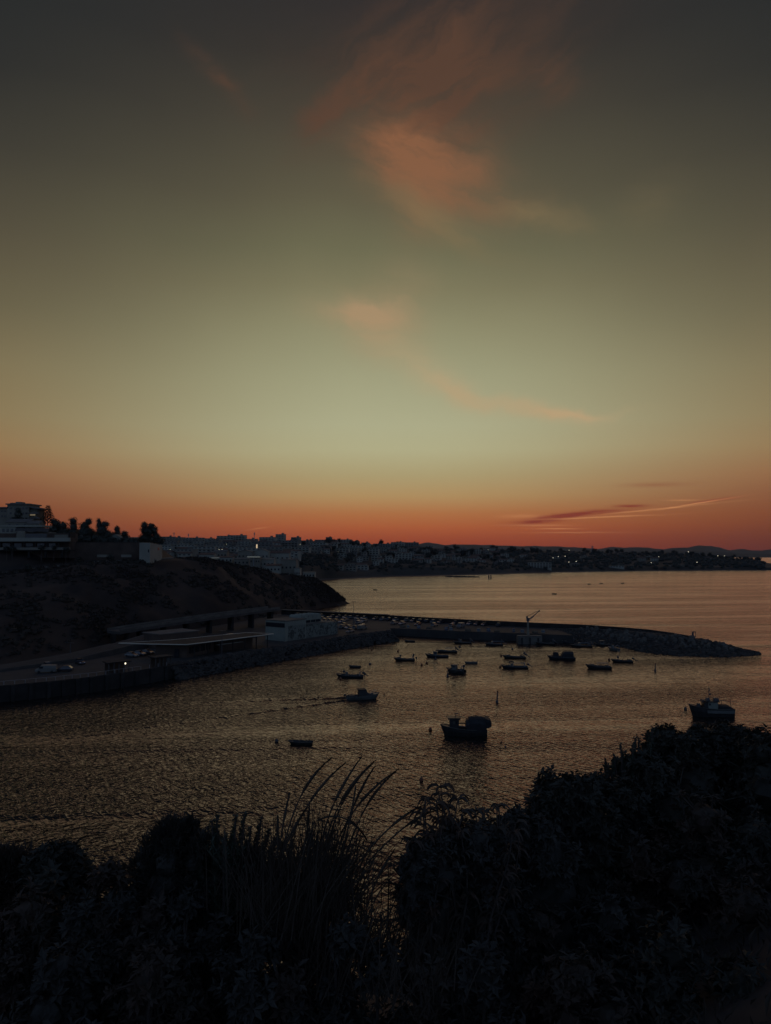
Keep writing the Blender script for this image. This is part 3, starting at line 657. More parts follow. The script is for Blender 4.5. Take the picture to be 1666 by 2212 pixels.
# ================================================================== TOWN
WC = [('white', M_white), ('cream', M_cream), ('greyish', mat('grey_render', (0.15, 0.145, 0.12), .85, .15, .15))]
PROT = {}
def town_proto(kind, ci, st, wid):
    key = (kind, ci, st, wid)
    if key in PROT: return PROT[key]
    cn, wm = WC[ci]; nm = {'block': 'apartment_building', 'house': 'town_house', 'villa': 'tiled_house'}[kind]
    W = {0: 9, 1: 15, 2: 26, 3: 40}[wid]; D_ = 9 if W < 20 else 12; Hh = st*3.0
    t = thing(nm, 'x', 'building' if kind == 'block' else 'house'); m = MB(); m.box((0, 0, (Hh-6)/2), (W, D_, Hh+6)); m.build('wall', wm, t)
    m = MB()
    if kind == 'villa':
        m.loft([[(x, -D_/2-.4, Hh-.05), (x, 0, Hh+1.7), (x, D_/2+.4, Hh-.05), (x, D_/2+.4, Hh+.2), (x, 0, Hh+1.95), (x, -D_/2-.4, Hh+.2)] for x in (-W/2-.4, W/2+.4)]); m.add([(-W/2, -D_/2, Hh), (-W/2, 0, Hh+1.7), (-W/2, D_/2, Hh), (W/2, -D_/2, Hh), (W/2, 0, Hh+1.7), (W/2, D_/2, Hh)], [(0,1,2),(5,4,3)]); m.build('roof', M_tile, t)
    else:
        m.box((0, 0, Hh+.16), (W+.5, D_+.5, .32)); m.box((W*.2, 1, Hh+1.3), (3.2, 3.2, 2.2)); m.build('roof', M_flat if ci else M_cream, t)
    n = max(2, int(W/4.6))
    for s in range(st):
        z = s*3+1.55
        if kind == 'block' and s:
            m = MB(); m.box((0, -D_/2-.75, z-1.45), (W*.94, 1.5, .2)); m.box((0, -D_/2-1.45, z-.95), (W*.94, .12, .9)); m.build('balcony', wm, t)
        for q in range(n): m = MB(); m.box((-W/2+W*(q+.5)/n, -D_/2-.02, z), (W/n*.52, .18, 1.45 if kind != 'block' else 1.9)); m.build('window', M_glass, t)
    PROT[key] = Proto(t); return PROT[key]
rt = random.Random(77); placed = []
BLK = [(x, s_) for x, s_ in ((380,.93),(415,.96),(452,.9),(487,.9),(515,.97),(540,.93),(580,.88),(607,.97),(640,.95),(660,.85),(525,.72),(570,.66),(620,.7),(500,.6),(465,.7),(705,.93),(745,.96),(770,.9),(790,.95),(720,.75),(830,.88),(860,.92),(690,.65),(760,.7),(890,.9),(640,.5),(575,.5),(530,.5),(810,.7),(430,.75),(395,.7))]
def zone(px, s):
    h = next(w for q, w in ((440, 'at town\'s left end'), (520, 'above the headland'), (600, 'left of mid town'), (690, 'in mid town'), (770, 'right of mid town'), (860, 'at town\'s right end'), (960, 'above the beach'), (1080, 'above the groyne'), (1280, 'left of the pylon'), (1400, 'right of the pylon'), (2000, 'on the far right')) if px < q)
    v = 'low down' if s < .35 else 'halfway up' if s < .6 else 'high up' if s < .82 else 'at the skyline'; return v, h
STW = ['', 'single storey', 'two storey', 'three storey', 'four storey', 'five storey', 'six storey']
def place_town(kind, ci, st, wid, px, s, rz):
    p = land_at(px, s)
    for q in placed:
        if abs(q[0]-p.x) < q[2]*.55+ {0:5,1:8,2:13,3:20}[wid]*.9 and abs(q[1]-p.y) < 13: return False
    placed.append((p.x, p.y, {0:9,1:15,2:26,3:40}[wid])); v, h = zone(px, s)
    ty = {'block': 'apartment block with balconies', 'house': 'flat roofed house', 'villa': 'house with a tiled roof'}[kind]
    wn = {0: 'narrow', 1: '', 2: 'wide', 3: 'very long'}[wid]
    lab = ' '.join(f'{wn} {WC[ci][0]} {STW[st]} {ty} {v} {h}'.split())
    town_proto(kind, ci, st, wid).put((p.x, p.y, p.z-.3), rz, lab, 'repeats: ' + lab); return True
cnt = 0
for px, s in BLK: cnt += place_town('block', rt.choice((0, 0, 1, 2)), rt.choice((2, 3, 3, 4)), rt.choice((1, 2, 2, 3)), px, s, rt.uniform(-.35, .35))
tries = 0
while cnt < 285 and tries < 6000:
    tries += 1; px = rt.choice((rt.uniform(350, 700), rt.uniform(400, 1090), rt.uniform(690, 1090))); s = 1-rt.random()**.8*.88
    if 655 < px < 735 and s < .42: continue
    if px > 790 and s < .2: continue
    if px > 900 and s < .35 and rt.random() < .5: continue
    kind = rt.choices(('block', 'house', 'villa'), (2 if s > .4 else 1, 4, 3))[0]; st = rt.choice((2, 3)) if kind == 'block' else rt.choice((1, 1, 2, 2))
    wid = rt.choice((1, 2, 2)) if kind == 'block' else rt.choice((0, 1, 1))
    cnt += place_town(kind, rt.choice((0, 0, 1, 2)), st, wid, px, s, rt.uniform(-.5, .5))
# named buildings of the right shore
for (px, s, kind, ci, st, wid) in ((1165,.10,'block',0,3,3),(1195,.45,'block',1,2,2),(1240,.12,'house',1,2,1),(1100,.3,'house',0,2,1),(1070,.25,'house',0,2,1),(1130,.5,'villa',0,2,1),(1400,.5,'house',0,2,1),(1385,.34,'villa',1,2,1),(1412,.33,'villa',0,2,1),(1370,.4,'villa',1,1,1),(1300,.7,'house',0,1,1),(1230,.8,'villa',1,1,1),(1450,.6,'house',1,1,1),(1530,.6,'villa',0,1,1),(1190,.8,'house',0,1,1),(1340,.85,'villa',1,1,1),(1260,.5,'house',1,2,1),(1330,.08,'house',0,1,2),(1460,.1,'house',1,1,2)):
    place_town(kind, ci, st, wid, px, s, rt.uniform(-.3, .3))
# tower blocks on the skyline
for px, y0, y1, w, lab in ((711,1161,1174,13,'lone square dark tower block breaking the skyline right of town'),(771,1169,1180,6,'small square tower on the skyline near the end of the town')):
    B = at(px, y1, 1500); t = thing('tower_block', lab, 'building', B, 0); k = 1500/FD; m = MB(); m.box((0, 0, (y1-y0)*k/2-1), (w*k, 12, (y1-y0)*k+2)); m.build('wall', WC[2][1], t); m = MB(); m.box((0, 0, (y1-y0)*k+.3), (w*k+.8, 13, .6)); m.box((2, 0, (y1-y0)*k+1.4), (3, 3, 1.8)); m.build('roof', M_flat, t)
    for s in range(4):
        for q in range(4 if w > 8 else 2): m = MB(); m.box((-w*k/2+w*k*(q+.5)/(4 if w > 8 else 2), -6.05, 2+s*2.7), (1.3, .2, 1.3)); m.build('window', M_glass, t)
# masts
for px, y0, y1, lab in ((382-6,1150,1160,'thin mast left of the town skyline'),(424-17,1152,1168,'short mast on the skyline above the left end of town'),(531,1155,1168,'left of the twin masts on the town skyline'),(549.5,1149,1168,'taller right one of the twin masts on the town skyline')):
    B = at(px, y1+3, 1180); t = thing('radio_mast', lab, 'mast', B); k = 1180/FD; h = (y1+3-y0)*k; m = MB(); m.tube([(0, 0, 0), (0, 0, h*.7), (0, 0, h)], [.45, .4, .3], 5); m.build('pole', M_metal, t); m = MB(); m.box((0, 0, h*.8), (1.6, .8, h*.22)); m.build('antenna', M_metal, t)
B = at(1280, 1194, 2300); t = thing('pylon', 'lattice power pylon standing on the right hand skyline', 'pylon', B); m = MB(); Hh = 22
for sx, sy in ((-1,-1),(1,-1),(1,1),(-1,1)): m.tube([(sx*3.4, sy*3.4, 0), (sx*1.0, sy*1.0, Hh)], .35, 4)
for z in range(0, 20, 5):
    w0, w1 = 3.4-2.4*z/Hh, 3.4-2.4*(z+5)/Hh
    for sy in (-1, 1): m.tube([(-w0, sy*w0, z), (w1, sy*w1, z+5)], .22, 4); m.tube([(w0, sy*w0, z), (-w1, sy*w1, z+5)], .22, 4)
m.build('tower', M_metal, t)
for z in (14, 19): m = MB(); m.tube([(-6, 0, z), (0, 0, z+1), (6, 0, z)], .3, 4); m.build('cross_arm', M_metal, t)
# lit things in the town
def lit(px, y, Y, w, h, lab, name='lit_sign', e=None):
    p = at(px, y, Y); t = thing(name, lab, 'lit sign', p); m = MB(); m.box((0, 0, 0), (w, .3, h)); m.build('panel', e or E_lamp, t); m = MB(); m.box((0, .35, 0), (w+.5, .36, h+.5)); m.box((0, .4, -h/2-3), (.4, .4, 6)); m.build('frame', M_metal, t)
lit(555, 1180, 640, 1.1, 3.2, 'tall narrow bright lit panel in the middle of the town', e=emit('bright_panel', (1, .74, .45), .6))
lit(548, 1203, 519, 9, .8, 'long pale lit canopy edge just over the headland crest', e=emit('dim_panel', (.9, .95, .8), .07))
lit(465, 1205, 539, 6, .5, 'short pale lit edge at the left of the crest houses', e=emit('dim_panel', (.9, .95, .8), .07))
LG = 'lit street lamps of the far shore'
tl = thing('street_lamp', 'x', 'street lamp'); m = MB(); m.tube([(0, 0, -7), (0, 0, -.5)], .12, 5); m.build('pole', M_metal, tl); m = MB(); m.ball((0, 0, 0), .46, 8, 6); m.build('lantern', E_lamp, tl); LP = Proto(tl)
for px, y, Y, sc, lab in ((489.6,1176,1000,.5,'faint lamp high on the left part of town'),(368,1187,700,.5,'lamp low at the left end of the town beside the box house'),(473.5,1187,800,.45,'left lamp of a close pair in the left of town'),(480,1187,800,.45,'right lamp of a close pair in the left of town'),(649,1176,1000,.5,'lamp on an upper terrace in the middle of town'),(731,1192,1000,.45,'lamp in the right part of the town slope'),
    (1206,1202,1450,.9,'lamp over the roof of the lit building, second from left'),(1195,1205,1440,.9,'lamp at the left end of the lit building on the right shore'),(1221,1201.5,1450,1.0,'lamp at the right end of the lit building on the right shore'),(1229,1214,1400,.9,'left lamp of the low pair among trees'),(1245,1213,1400,1.0,'right lamp of the low pair among trees'),(1388,1215.3,1440,1.0,'left lamp of the pair below the pale houses'),(1407,1215.6,1440,.9,'right lamp of the pair below the pale houses'),(1423,1202.4,1500,1.0,'lamp above the pale houses of the right shore'),(1487,1192,1900,1.5,'bright lamp highest on the right skyline'),(1506,1214.6,1450,1.0,'lone lamp low in the dark trees far right'),(1551,1200.6,1700,1.0,'left lamp of the skyline pair at far right'),(1565,1200.6,1700,.9,'right lamp of the skyline pair at far right'),(1229.6,1188.6,2100,1.0,'tiny lamp on the skyline left of the pylon'),(1055,1187,1500,.6,'tiny lamp near the skyline above the beach')):
    LP.put(at(px, y, Y), 0, lab, None, sc)
# trees of the far shore
M_far = mat('far_foliage', (0.03, 0.034, 0.027), 0.8, 0.4, 0.1)
protos = []
for k in range(5):
    rnd = random.Random(100+k); t = thing('distant_tree', 'x', 'tree'); m = MB()
    bl = [((rnd.uniform(-2.5, 2.5), rnd.uniform(-2, 2), rnd.uniform(3, 6.5)), (rnd.uniform(2, 3.6), rnd.uniform(2, 3.6), rnd.uniform(1.6, 2.8))) for _ in range(5)]
    for c, r in bl: m.ball(c, [q*.7 for q in r], 6, 4, .2, rnd)
    crown(m, bl, 260, 1.1, rnd); m.build('crown', M_far, t); m = MB(); m.tube([(0, 0, -2), (0, 0, 5)], .35, 5); m.build('trunk', M_bark, t); protos.append(Proto(t))
spot = [(635,.93,1),(655,.78,1),(720,.62,1.2),(735,.55,1),(800,.6,1.3),(817,.55,1.2),(850,.62,1.4),(910,.62,2),(925,.6,2.1),(938,.55,1.9),(905,.5,1.6),(965,.6,1.6),(985,.5,1.7),(1000,.55,1.8),(958,.45,1.5),(1020,.7,1.4),(1064,1.0,1.5),(1040,.9,1.2),(963,.97,1),(883,.93,1),(870,.9,1.2),(990,.95,1.0),(1098,.97,1.2)]
for k in range(150):
    px = rt.uniform(700, 1090) if k < 80 else rt.uniform(1090, 1640); spot.append((px, rt.uniform(.3, 1) if k < 80 else rt.uniform(.75, 1.0), rt.uniform(.8, 1.5)))
for k, (px, s, sc) in enumerate(spot):
    p = land_at(px, s); v, h = zone(px, s); lab = f"{['small', 'medium', 'large'][0 if sc < 1.1 else 1 if sc < 1.4 else 2]} dark {['round', 'lopsided', 'broad', 'low', 'uneven'][k%5]} tree {v} {h}"
    protos[k % 5].put((p.x, p.y, p.z-.5), rt.uniform(0, 6), lab, lab + ', alike', (sc, sc, sc*rt.uniform(.8, 1.15)))
g = MB(); rnd = random.Random(9)      # wood of the right shore and the bluffs
for k in range(1500):
    px = rnd.uniform(1075, 1650) if k < 1150 else rnd.choice((rnd.uniform(650, 730), rnd.uniform(800, 1080))); s = rnd.uniform(.06, .97) if px > 1075 else rnd.uniform(.07, .26 if px > 760 else .36)
    if 1360 < px < 1425 and .25 < s < .45 and rnd.random() < .8: continue
    p = land_at(px, s); q = rnd.uniform(2.5, 6)*(1 if px > 1075 else .5)*(.7 if s > .85 else 1); g.ball((p.x, p.y, p.z+q*.3), (q, q, q*.75), 7, 5, .2, rnd)
    for _ in range(14): d = rdir(rnd, 0); g.leaf(p+Vector((d.x*q, d.y*q, q*.3+d.z*q*.75)), d+rdir(rnd)*.6, 1.2, 1.0)
tag(g.build('shore_woodland', M_far), 'dark mass of trees covering the low far shore and the bluffs', 'woodland', kind='stuff')
# beach huts and low beach walls
for px, y, w, lab in ((805,1243.5,28,'long low pale wall on the beach below the town'),(880,1240.5,6,'tiny pale hut on the beach under the bluff'),(1330,1231,16,'pale low hut on the right shore'),(1460,1229.8,12,'short pale hut farther right on the shore'),(1210,1234,22,'pale low building by the water right of the beach')):
    Y = 34*FD/(y+1-HZ); B = at(px, y+2, Y+8); t = thing('beach_hut' if w < 25 else 'beach_wall', lab, 'hut' if w < 25 else 'wall', B); k = Y/FD; m = MB(); m.box((0, 0, .6), (w*k, 4, 3.2)); m.build('wall', M_white, t); m = MB(); m.box((0, 0, 2.35), (w*k+.5, 4.6, .25)); m.build('roof', M_cream, t)
# rock spit
g = MB(); rnd = random.Random(4)
for k in range(260):
    px = rnd.uniform(965, 1034); Y = 34*FD/(1246.2-HZ)-(px-965)*.2+rnd.uniform(0, 9); p = at(px, 1240, Y); rock(g, (p.x, Y, .2), rnd.uniform(.8, 2.0)*(1 if px < 1025 else .7), rnd)
tag(g.build('rocky_groyne', M_rock), kind='stuff', label='low dark rock groyne at the end of the far beach', cat='rocks')

# ================================================================== HARBOUR BUILDINGS
ZQ = 3.0
def lpoly(pts, B): return [(x-B[0], y-B[1]) for x, y in pts]
# restaurant with the thin flat roof
RF = [(-58,217.5),(-68.8,219),(-79,221),(-66,228.5),(-46.5,249.5),(-37,246)]
B0 = (-58, 222, ZQ); t = thing('harbour_restaurant', 'low brown pavilion under a thin wide flat roof with pale edges', 'building', B0)
def rim(poly, z, h, w, m_, t, name, off):
    for a, b in zip(poly, poly[1:]+poly[:1]):
        L = sqrt((b[0]-a[0])**2+(b[1]-a[1])**2); m = MB(); m.box(((a[0]+b[0])/2-off[0], (a[1]+b[1])/2-off[1], z), (L-.02, w, h*.6), atan2(b[1]-a[1], b[0]-a[0])); m.build(name, m_, t)
m = MB(); m.prism(lpoly(RF, B0), 3.9, 4.15); rf = m.build('roof', M_dconc, t)
M_edge = mat('pale_roof_edge', (0.42, 0.41, 0.33), 0.6, 0.1, 0.5)
rim(RF, 4.1, .36, .5, M_edge, t, 'roof_edge', B0)
WLs = [(-58.5,219.8),(-68,220.8),(-67,226),(-57,235),(-53.5,232.5)]
m = MB(); m.prism(lpoly(WLs, B0), -.1, 3.88); m.build('wall', M_brown, t)
m = MB(); m.prism(lpoly([(-52,233.5),(-55.5,236.5),(-47,246),(-43.5,244)], B0), -.1, 3.88); m.build('rear_wall', M_brown, t)
for k in range(7): 
    x, y = lerp(-56.3, -38.6, k/6), lerp(220, 243.8, k/6); m = MB(); m.box((x-B0[0], y-B0[1], 1.9), (.3, .3, 3.9)); m.build('pillar', M_dconc, t)
for k in range(4):
    x, y = lerp(-58.2, -54.2, (k+.5)/4), lerp(220.4, 231, (k+.5)/4); m = MB(); m.box((x-B0[0]+.15, y-B0[1]-.1, 2.1), (1.9, .3, 1.9), 1.2); m.build('window', M_glass, t)
m = MB(); m.box((-61.5-B0[0], 219.9-B0[1], 1.3), (1.3, .2, 2.5)); m.build('door', M_glass, t)
m = MB(); m.prism(lpoly([(-52,228),(-46,236.5),(-45,235.8),(-51,227.2)], B0), 2.7, 2.8); m.build('awning', M_white, t)
# block behind with flat top
B0 = (-76, 247, ZQ); t = thing('store_building', 'dark flat roofed block between the raised road and the restaurant', 'building', B0)
m = MB(); m.box((5, 0, 2.3), (15, 9, 4.6), .9); m.build('wall', M_brown, t); m = MB(); m.box((5, 0, 4.75), (15.6, 9.6, .3), .9); m.build('roof', M_flat, t)
for q in range(4): m = MB(); m.box((5+(q-1.5)*3*cos(.9)+3.6, (q-1.5)*3*sin(.9)-2.85, 2), (1.6, .3, 1.6), .9); m.build('window', M_glass, t)
# fish market with barrel vaults and murals
P1, P2, P3 = Vector((-44, 262)), Vector((-34.9, 259.5)), Vector((-18.1, 284)); B0 = Vector((-34.9, 259.5, ZQ)); ux = (P3-P2).normalized(); uy = Vector((-ux.y, ux.x)); ang = atan2(ux.y, ux.x); LX = (P3-P2).length
t = thing('fish_market', 'pale harbour hall with dark window band, row of barrel vaults and painted side wall', 'building', B0, ang)
M_pale = mat('pale_wall_paint', (0.18, 0.195, 0.155), 0.8, 0.12, 0.3)
def murm():
    m = mat('painted_mural', (0.42, 0.47, 0.43), .8, .05, .3); nt = m.node_tree; b = nt.nodes['Principled BSDF']; tc = nt.nodes.new('ShaderNodeTexCoord')
    nz = noisen(nt, tc.outputs['Object'], .75, 5, .62, 1.2); c = ramp(nz, [(0, (.03, .035, .03)), (.44, (.04, .045, .04)), (.5, (.13, .145, .12)), (1, (.15, .165, .14))]); nt.links.new(c, b.inputs['Base Color']); return m
M_mur = murm()
m = MB(); m.box((5.5, 4.7, 3.4), (11, 9.4, 7)); m.build('front_hall', M_pale, t)
m = MB(); m.box((5.5, 4.7, 7.05), (11.4, 9.8, .3)); m.build('front_roof', M_conc, t)
m = MB(); m.box((-.03, 4.7, 5.5), (.16, 8.9, 1.5)); m.build('window_band', M_glass, t)
m = MB(); m.box((20.3, 4.7, 2.3), (18.6, 9.2, 4.9)); m.build('long_hall', M_mur, t)
m = MB(); m.box((6, -.06, 2.6), (9, .12, 5.2)); m.build('mural', M_mur, t)
m = MB(); m.box((17, 5.6, 5.6), (12, 5.4, 1.8)); m.build('clerestory', M_pale, t)
for q in range(4): m = MB(); m.box((12.6+q*2.9, 2.86, 5.6), (2.5, .16, .9)); m.build('window', M_glass, t)
m = MB(); m.box((17, 1.9, 4.9), (12.6, 2.6, .2)); m.build('canopy', M_conc, t)
for q in range(5):
    m = MB(); m.loft([[(12.25+q*2.42+1.2*cos(pi*k/8), y, 6.5+1.7*sin(pi*k/8)) for k in range(9)] for y in (2.95, 8.3)]); v = m.build('barrel_vault', M_pale, t)
# kiosk and shelters at the promenade
def pavilion(label, x, y, w, d, h, rz, lit_=False):
    t = thing('shelter', label, 'shelter', (x, y, 3.12), rz); m = MB(); m.box((0, 0, h), (w+.8, d+.8, .28)); m.build('roof', M_dconc, t)
    for q in range(5): m = MB(); m.box((-w/2+w*q/4, -d/2+.2, h/2), (.28, .28, h)); m.build('pillar', M_pave, t)
    m = MB(); m.box((0, d/2-.3, h/2), (w, .3, h)); m.build('back_wall', M_brown, t)
    if lit_: m = MB(); m.ball((w/2-1.0, -d/2+.1, h-.55), .2, 8, 6); m.build('lamp', E_lamp, t)
    return t
pavilion('small waterfront shelter with pillars and one bright white lamp', -68.5, 190.5, 5.2, 3, 3.1, .75, True)
pavilion('second waterfront shelter, dark and open, right of the bright lamp', -60.5, 201, 4.6, 3, 2.9, .85)
t = thing('promenade_railing', 'low railing along the near promenade edge', 'railing', (-79, 177, 3.7))
for k in range(25):
    q = k/24*4.6; i = int(q); p = Vector(EDGE[i]).lerp(Vector(EDGE[i+1]), q-i); m = MB(); m.box((p.x+79, p.y-177, .45), (.12, .12, .9)); m.build('post', M_metal, t)
strip([(x+79, y-177, .92) for x, y in EDGE[:5]], -.04, .04, 0, .07).build('rail', M_metal, t)

# lamp posts of the harbour
M_dark = mat('dark_metal', (0.06, 0.06, 0.062), 0.55, 0.2, 1.0)
def lamp_post(label, px, y, top, Y=None, z=3.0, double=True):
    B = wp(px, y, z); Y = B.y; h = (y-top)*Y/FD; t = thing('lamp_post', label, 'lamp post', B); m = MB(); m.tube([(0, 0, 0), (0, 0, h*.5), (0, 0, h)], [.14, .1, .07], 6); m.build('pole', M_dark, t)
    for s in ((-1, 1) if double else (1,)): m = MB(); m.box((s*.5, 0, h), (1.0, .3, .14)); m.build('lantern', M_dark, t)
lamp_post('shorter of the two tall lamp masts standing by the breakwater root', 733, 1345, 1307)
lamp_post('taller right hand lamp mast before the open sea', 764, 1359, 1301)
lamp_post('thin lamp post in front of the restaurant roof', 479.5, 1414, 1363)
lamp_post('lantern post at the roadside, left', 152, 1412, 1389, z=4.1)
lamp_post('lamp post by the raised road, left of the restaurant', 344, 1400, 1375)
for k, px in enumerate((640, 690)): lamp_post(['left', 'right'][k]+' slim lamp post in the parking area beyond the fish market', px, 1350, 1325, double=False)

# ================================================================== CARS
M_tyre = mat('tyre', (0.02, 0.02, 0.02), 0.8, 0.1, 1)
PAINT = [('white', mat('white_car_paint', (0.12, 0.12, 0.105), .4, .03, 1, spec=.4)), ('silver', mat('silver_car_paint', (0.14, 0.14, 0.135), .42, .05, 1, metal=.4, spec=.6)),
         ('dark', mat('dark_car_paint', (0.03, 0.03, 0.035), .22, .1, 1, spec=.6)), ('grey', mat('grey_car_paint', (0.16, 0.16, 0.165), .25, .05, 1, metal=.3, spec=.6)), ('red', mat('red_car_paint', (0.22, 0.03, 0.02), .25, .05, 1, spec=.6))]
M_light = mat('light_glass', (0.6, 0.6, 0.58), .2, .05, 1, spec=.6)
def car_proto(kind, pi_):
    t = thing('parked_'+kind, 'x', kind); van = kind == 'van'; W = .88 if not van else .95; m = MB(); L = 2.1 if kind == 'car' else 2.5
    side = [(-L,.35,.5),(-L,.85,.82),(-L*.55,.95,.88),(0,.97,.9),(L*.5,.9,.88),(L*.92,.72,.8),(L,.4,.6)] if not van else [(-L,.4,.9),(-L,1.9,.85),(0,2.0,.88),(L*.45,1.95,.85),(L*.75,1.15,.88),(L,.95,.85),(L,.4,.8)]
    m.loft([[(x, -w*W*1.05, .28), (x, -w*W*1.08, lerp(.28, h, .6)), (x, -w*W, h), (x, w*W, h), (x, w*W*1.08, lerp(.28, h, .6)), (x, w*W*1.05, .28)] for x, h, w in side]); m.build('body', PAINT[pi_][1], t, True if False else False)
    if not van:
        m = MB(); cab = [(-L*.86,.9,.0),(-L*.55,1.42,1),(0.1,1.46,1),(L*.48,.93,0)]
        m.loft([[(x, -W*.86, .86), (x, -W*(.70 if k in (1, 2) else .84), h), (x, W*(.70 if k in (1, 2) else .84), h), (x, W*.86, .86)] for k, (x, h, _) in enumerate(cab)]); m.build('windows', M_glass, t)
        m = MB(); m.box((-L*.11, 0, 1.46), (L*.66, W*1.36, .06)); m.build('roof', PAINT[pi_][1], t)
    else:
        m = MB(); m.box((L*.6, 0, 1.56), (.12, W*1.5, .6)); m.build('windscreen', M_glass, t)
        for s in (-1, 1): m = MB(); m.box((L*.42, s*W*.93, 1.45), (.9, .06, .5)); m.build('side_window', M_glass, t)
    for sx in (-.62, .62):
        for s in (-1, 1): m = MB(); m.tube([(sx*L, s*W*.78, .33), (sx*L, s*W*1.02, .33)], .33, 10); m.build('wheel', M_tyre, t)
    for s in (-1, 1): m = MB(); m.box((L*.97, s*W*.62, .62 if not van else .8), (.12, .3, .14)); m.build('headlight', M_light, t)
    return Proto(t)
CP = {}
rc = random.Random(31); carpos = []
def car(x, y, rz, pi_, label, kind='car', z=ZQ, group=None):
    if any((x-a)**2+(y-b)**2 < 2.35**2 for a, b in carpos): return
    carpos.append((x, y)); key = (kind, pi_)
    if key not in CP: CP[key] = car_proto(kind, pi_)
    CP[key].put((x, y, z), rz, label, group)
p = wp(100, 1453, 3.0); car(p.x, p.y, 3.35, 0, 'white van parked on the near quay at far left', 'van')
p = wp(140, 1450, 3.0); car(p.x, p.y, 3.3, 2, 'dark car just behind the white van on the near quay')
ORD = ['first','second','third','fourth','fifth','sixth','seventh','eighth','ninth','tenth','eleventh','twelfth','thirteenth','fourteenth','fifteenth','sixteenth','seventeenth','eighteenth','nineteenth','twentieth']
def row(x0, y0, x1, y1, n, rot, z, desc, fill=.82, pal=(0, 1, 2, 2, 3, 3, 1, 2)):
    a = atan2(y1-y0, x1-x0); k = 0
    for i in range(n):
        if rc.random() > fill: continue
        f = (i+.5)/n; pi_ = rc.choice(pal); kd = 'van' if rc.random() < .07 else 'car'
        car(lerp(x0, x1, f)+rc.uniform(-.2, .2), lerp(y0, y1, f)+rc.uniform(-.3, .3), a+rot+rc.uniform(-.05, .05)+(pi if rc.random() < .5 else 0), pi_, f'{PAINT[pi_][0]} {kd}, {ORD[min(k, 19)]} from the left {desc}', kd, z); k += 1
row(-44, 363, 6, 335.5, 17, pi/2, 3.06, 'in the row against the breakwater wall')
row(8, 334, 52, 309, 15, pi/2, 3.06, 'in the outer row along the breakwater wall', .7)
row(2, 322, 46, 298, 13, pi/2, 3.06, 'in the inner row on the breakwater deck', .6)
row(-42, 350, -8, 331, 12, pi/2, 3.0, 'in the second row of the breakwater car park', .62)
row(-42, 341, -10, 323, 12, pi/2, 3.0, 'in the third row of the breakwater car park', .62)
row(-40, 325, -8, 307, 12, pi/2, 3.0, 'in the fourth row of the breakwater car park', .62)
row(-38, 316, -8, 299, 11, pi/2, 3.0, 'in the fifth row of the breakwater car park', .62)
row(-35, 299, -12, 287.5, 7, pi/2, 3.0, 'in the row nearest the fish market', .8)
row(-58, 262, -48, 275, 5, pi/2, 3.0, 'in the short row left of the fish market')
row(-66, 250, -60, 262, 4, pi/2, 3.0, 'between the store building and the restaurant')
row(-76, 220, -72, 229, 3, pi/2, 3.0, 'beside the left end of the restaurant', .9)
row(-93, 200, -80, 212, 4, pi/2, 3.0, 'parked under the road bank on the near quay', .5)
# stacked gear on the breakwater deck
M_blue = mat('blue_plastic', (0.05, 0.09, 0.16), .6, .2, 1); M_net = mat('fishing_net', (0.10, 0.085, 0.06), .95, .4, 3)
rg = random.Random(6)
for k in range(14):
    x = lerp(6, 62, k/13)+rg.uniform(-1.5, 1.5); y = interp(x, [(3.5, 304.5), (30.5, 292), (58, 283), (70, 278)])+rg.uniform(2.2, 5.5); px = x/y*FD+CX
    if k % 3 == 0:
        o = MB(); [o.ball((rg.uniform(-1, 1), rg.uniform(-.6, .6), .25), (rg.uniform(.6, 1), .7, rg.uniform(.3, .6)), 8, 5, .15, rg) for _ in range(4)]; o = o.build('net_pile', M_net); o.location = (x, y, 3.06); tag(o, f'brown heap of fishing net on the breakwater quay, {ORD[k//3]} heap from the left', 'net')
    else:
        t = thing('fish_crate_stack', f'stack of fish crates on the breakwater quay, {ORD[k-k//3-1]} stack from the left', 'crates', (x, y, 3.06), rg.uniform(0, 3))
        for q in range(3): m = MB(); m.box((0, 0, .2+q*.38), (1.2, .8, .34), 0, (1.05, 1.05)); m.build('crate', [M_blue, M_white][(k+q) % 2], t)
# harbour crane
B = wp(1141, 1371, 3.06); t = thing('harbour_crane', 'slim jib crane raised to the right on the breakwater quay', 'crane', B); k = B.y/FD
m = MB(); m.tube([(0, 0, 0), (0, 0, 1.2), (0, 0, 5.2)], [.55, .38, .34], 10); m.build('column', M_cream, t)
m = MB(); m.box((0, 0, 5.7), (1.0, 1.0, 1.1)); m.box((-.35, 0, 6.5), (.6, .7, .8)); m.build('slewing_head', M_dark, t)
m = MB(); m.tube([(.1, 0, 5.6), (2.0, 0, 6.9), (4.3, 0, 8.9)], [.26, .2, .12], 6); m.build('jib', M_dark, t)
m = MB(); m.tube([(-.2, 0, 6.9), (1.7, 0, 7.9), (4.3, 0, 9.1)], .09, 5); m.build('tie_rod', M_dark, t)
m = MB(); m.tube([(.6, 0, 5.2), (2.3, 0, 6.9)], .09, 5); m.build('ram', M_metal, t)
m = MB(); m.box((4.35, 0, 8.9), (.3, .3, .7)); m.build('hook_block', M_dark, t)
t = thing('crane_platform', 'squat concrete platform projecting from the quay beneath the crane', 'platform', (B.x, B.y-1.2, 0)); m = MB(); m.box((0, -1.0, .9), (9, 3.0, 4.3)); m.build('block', M_conc, t)
for q in range(3): m = MB(); m.box((-3+q*3, -2.6, .8), (.5, .25, 3.2)); m.build('fender', M_tyre, t)

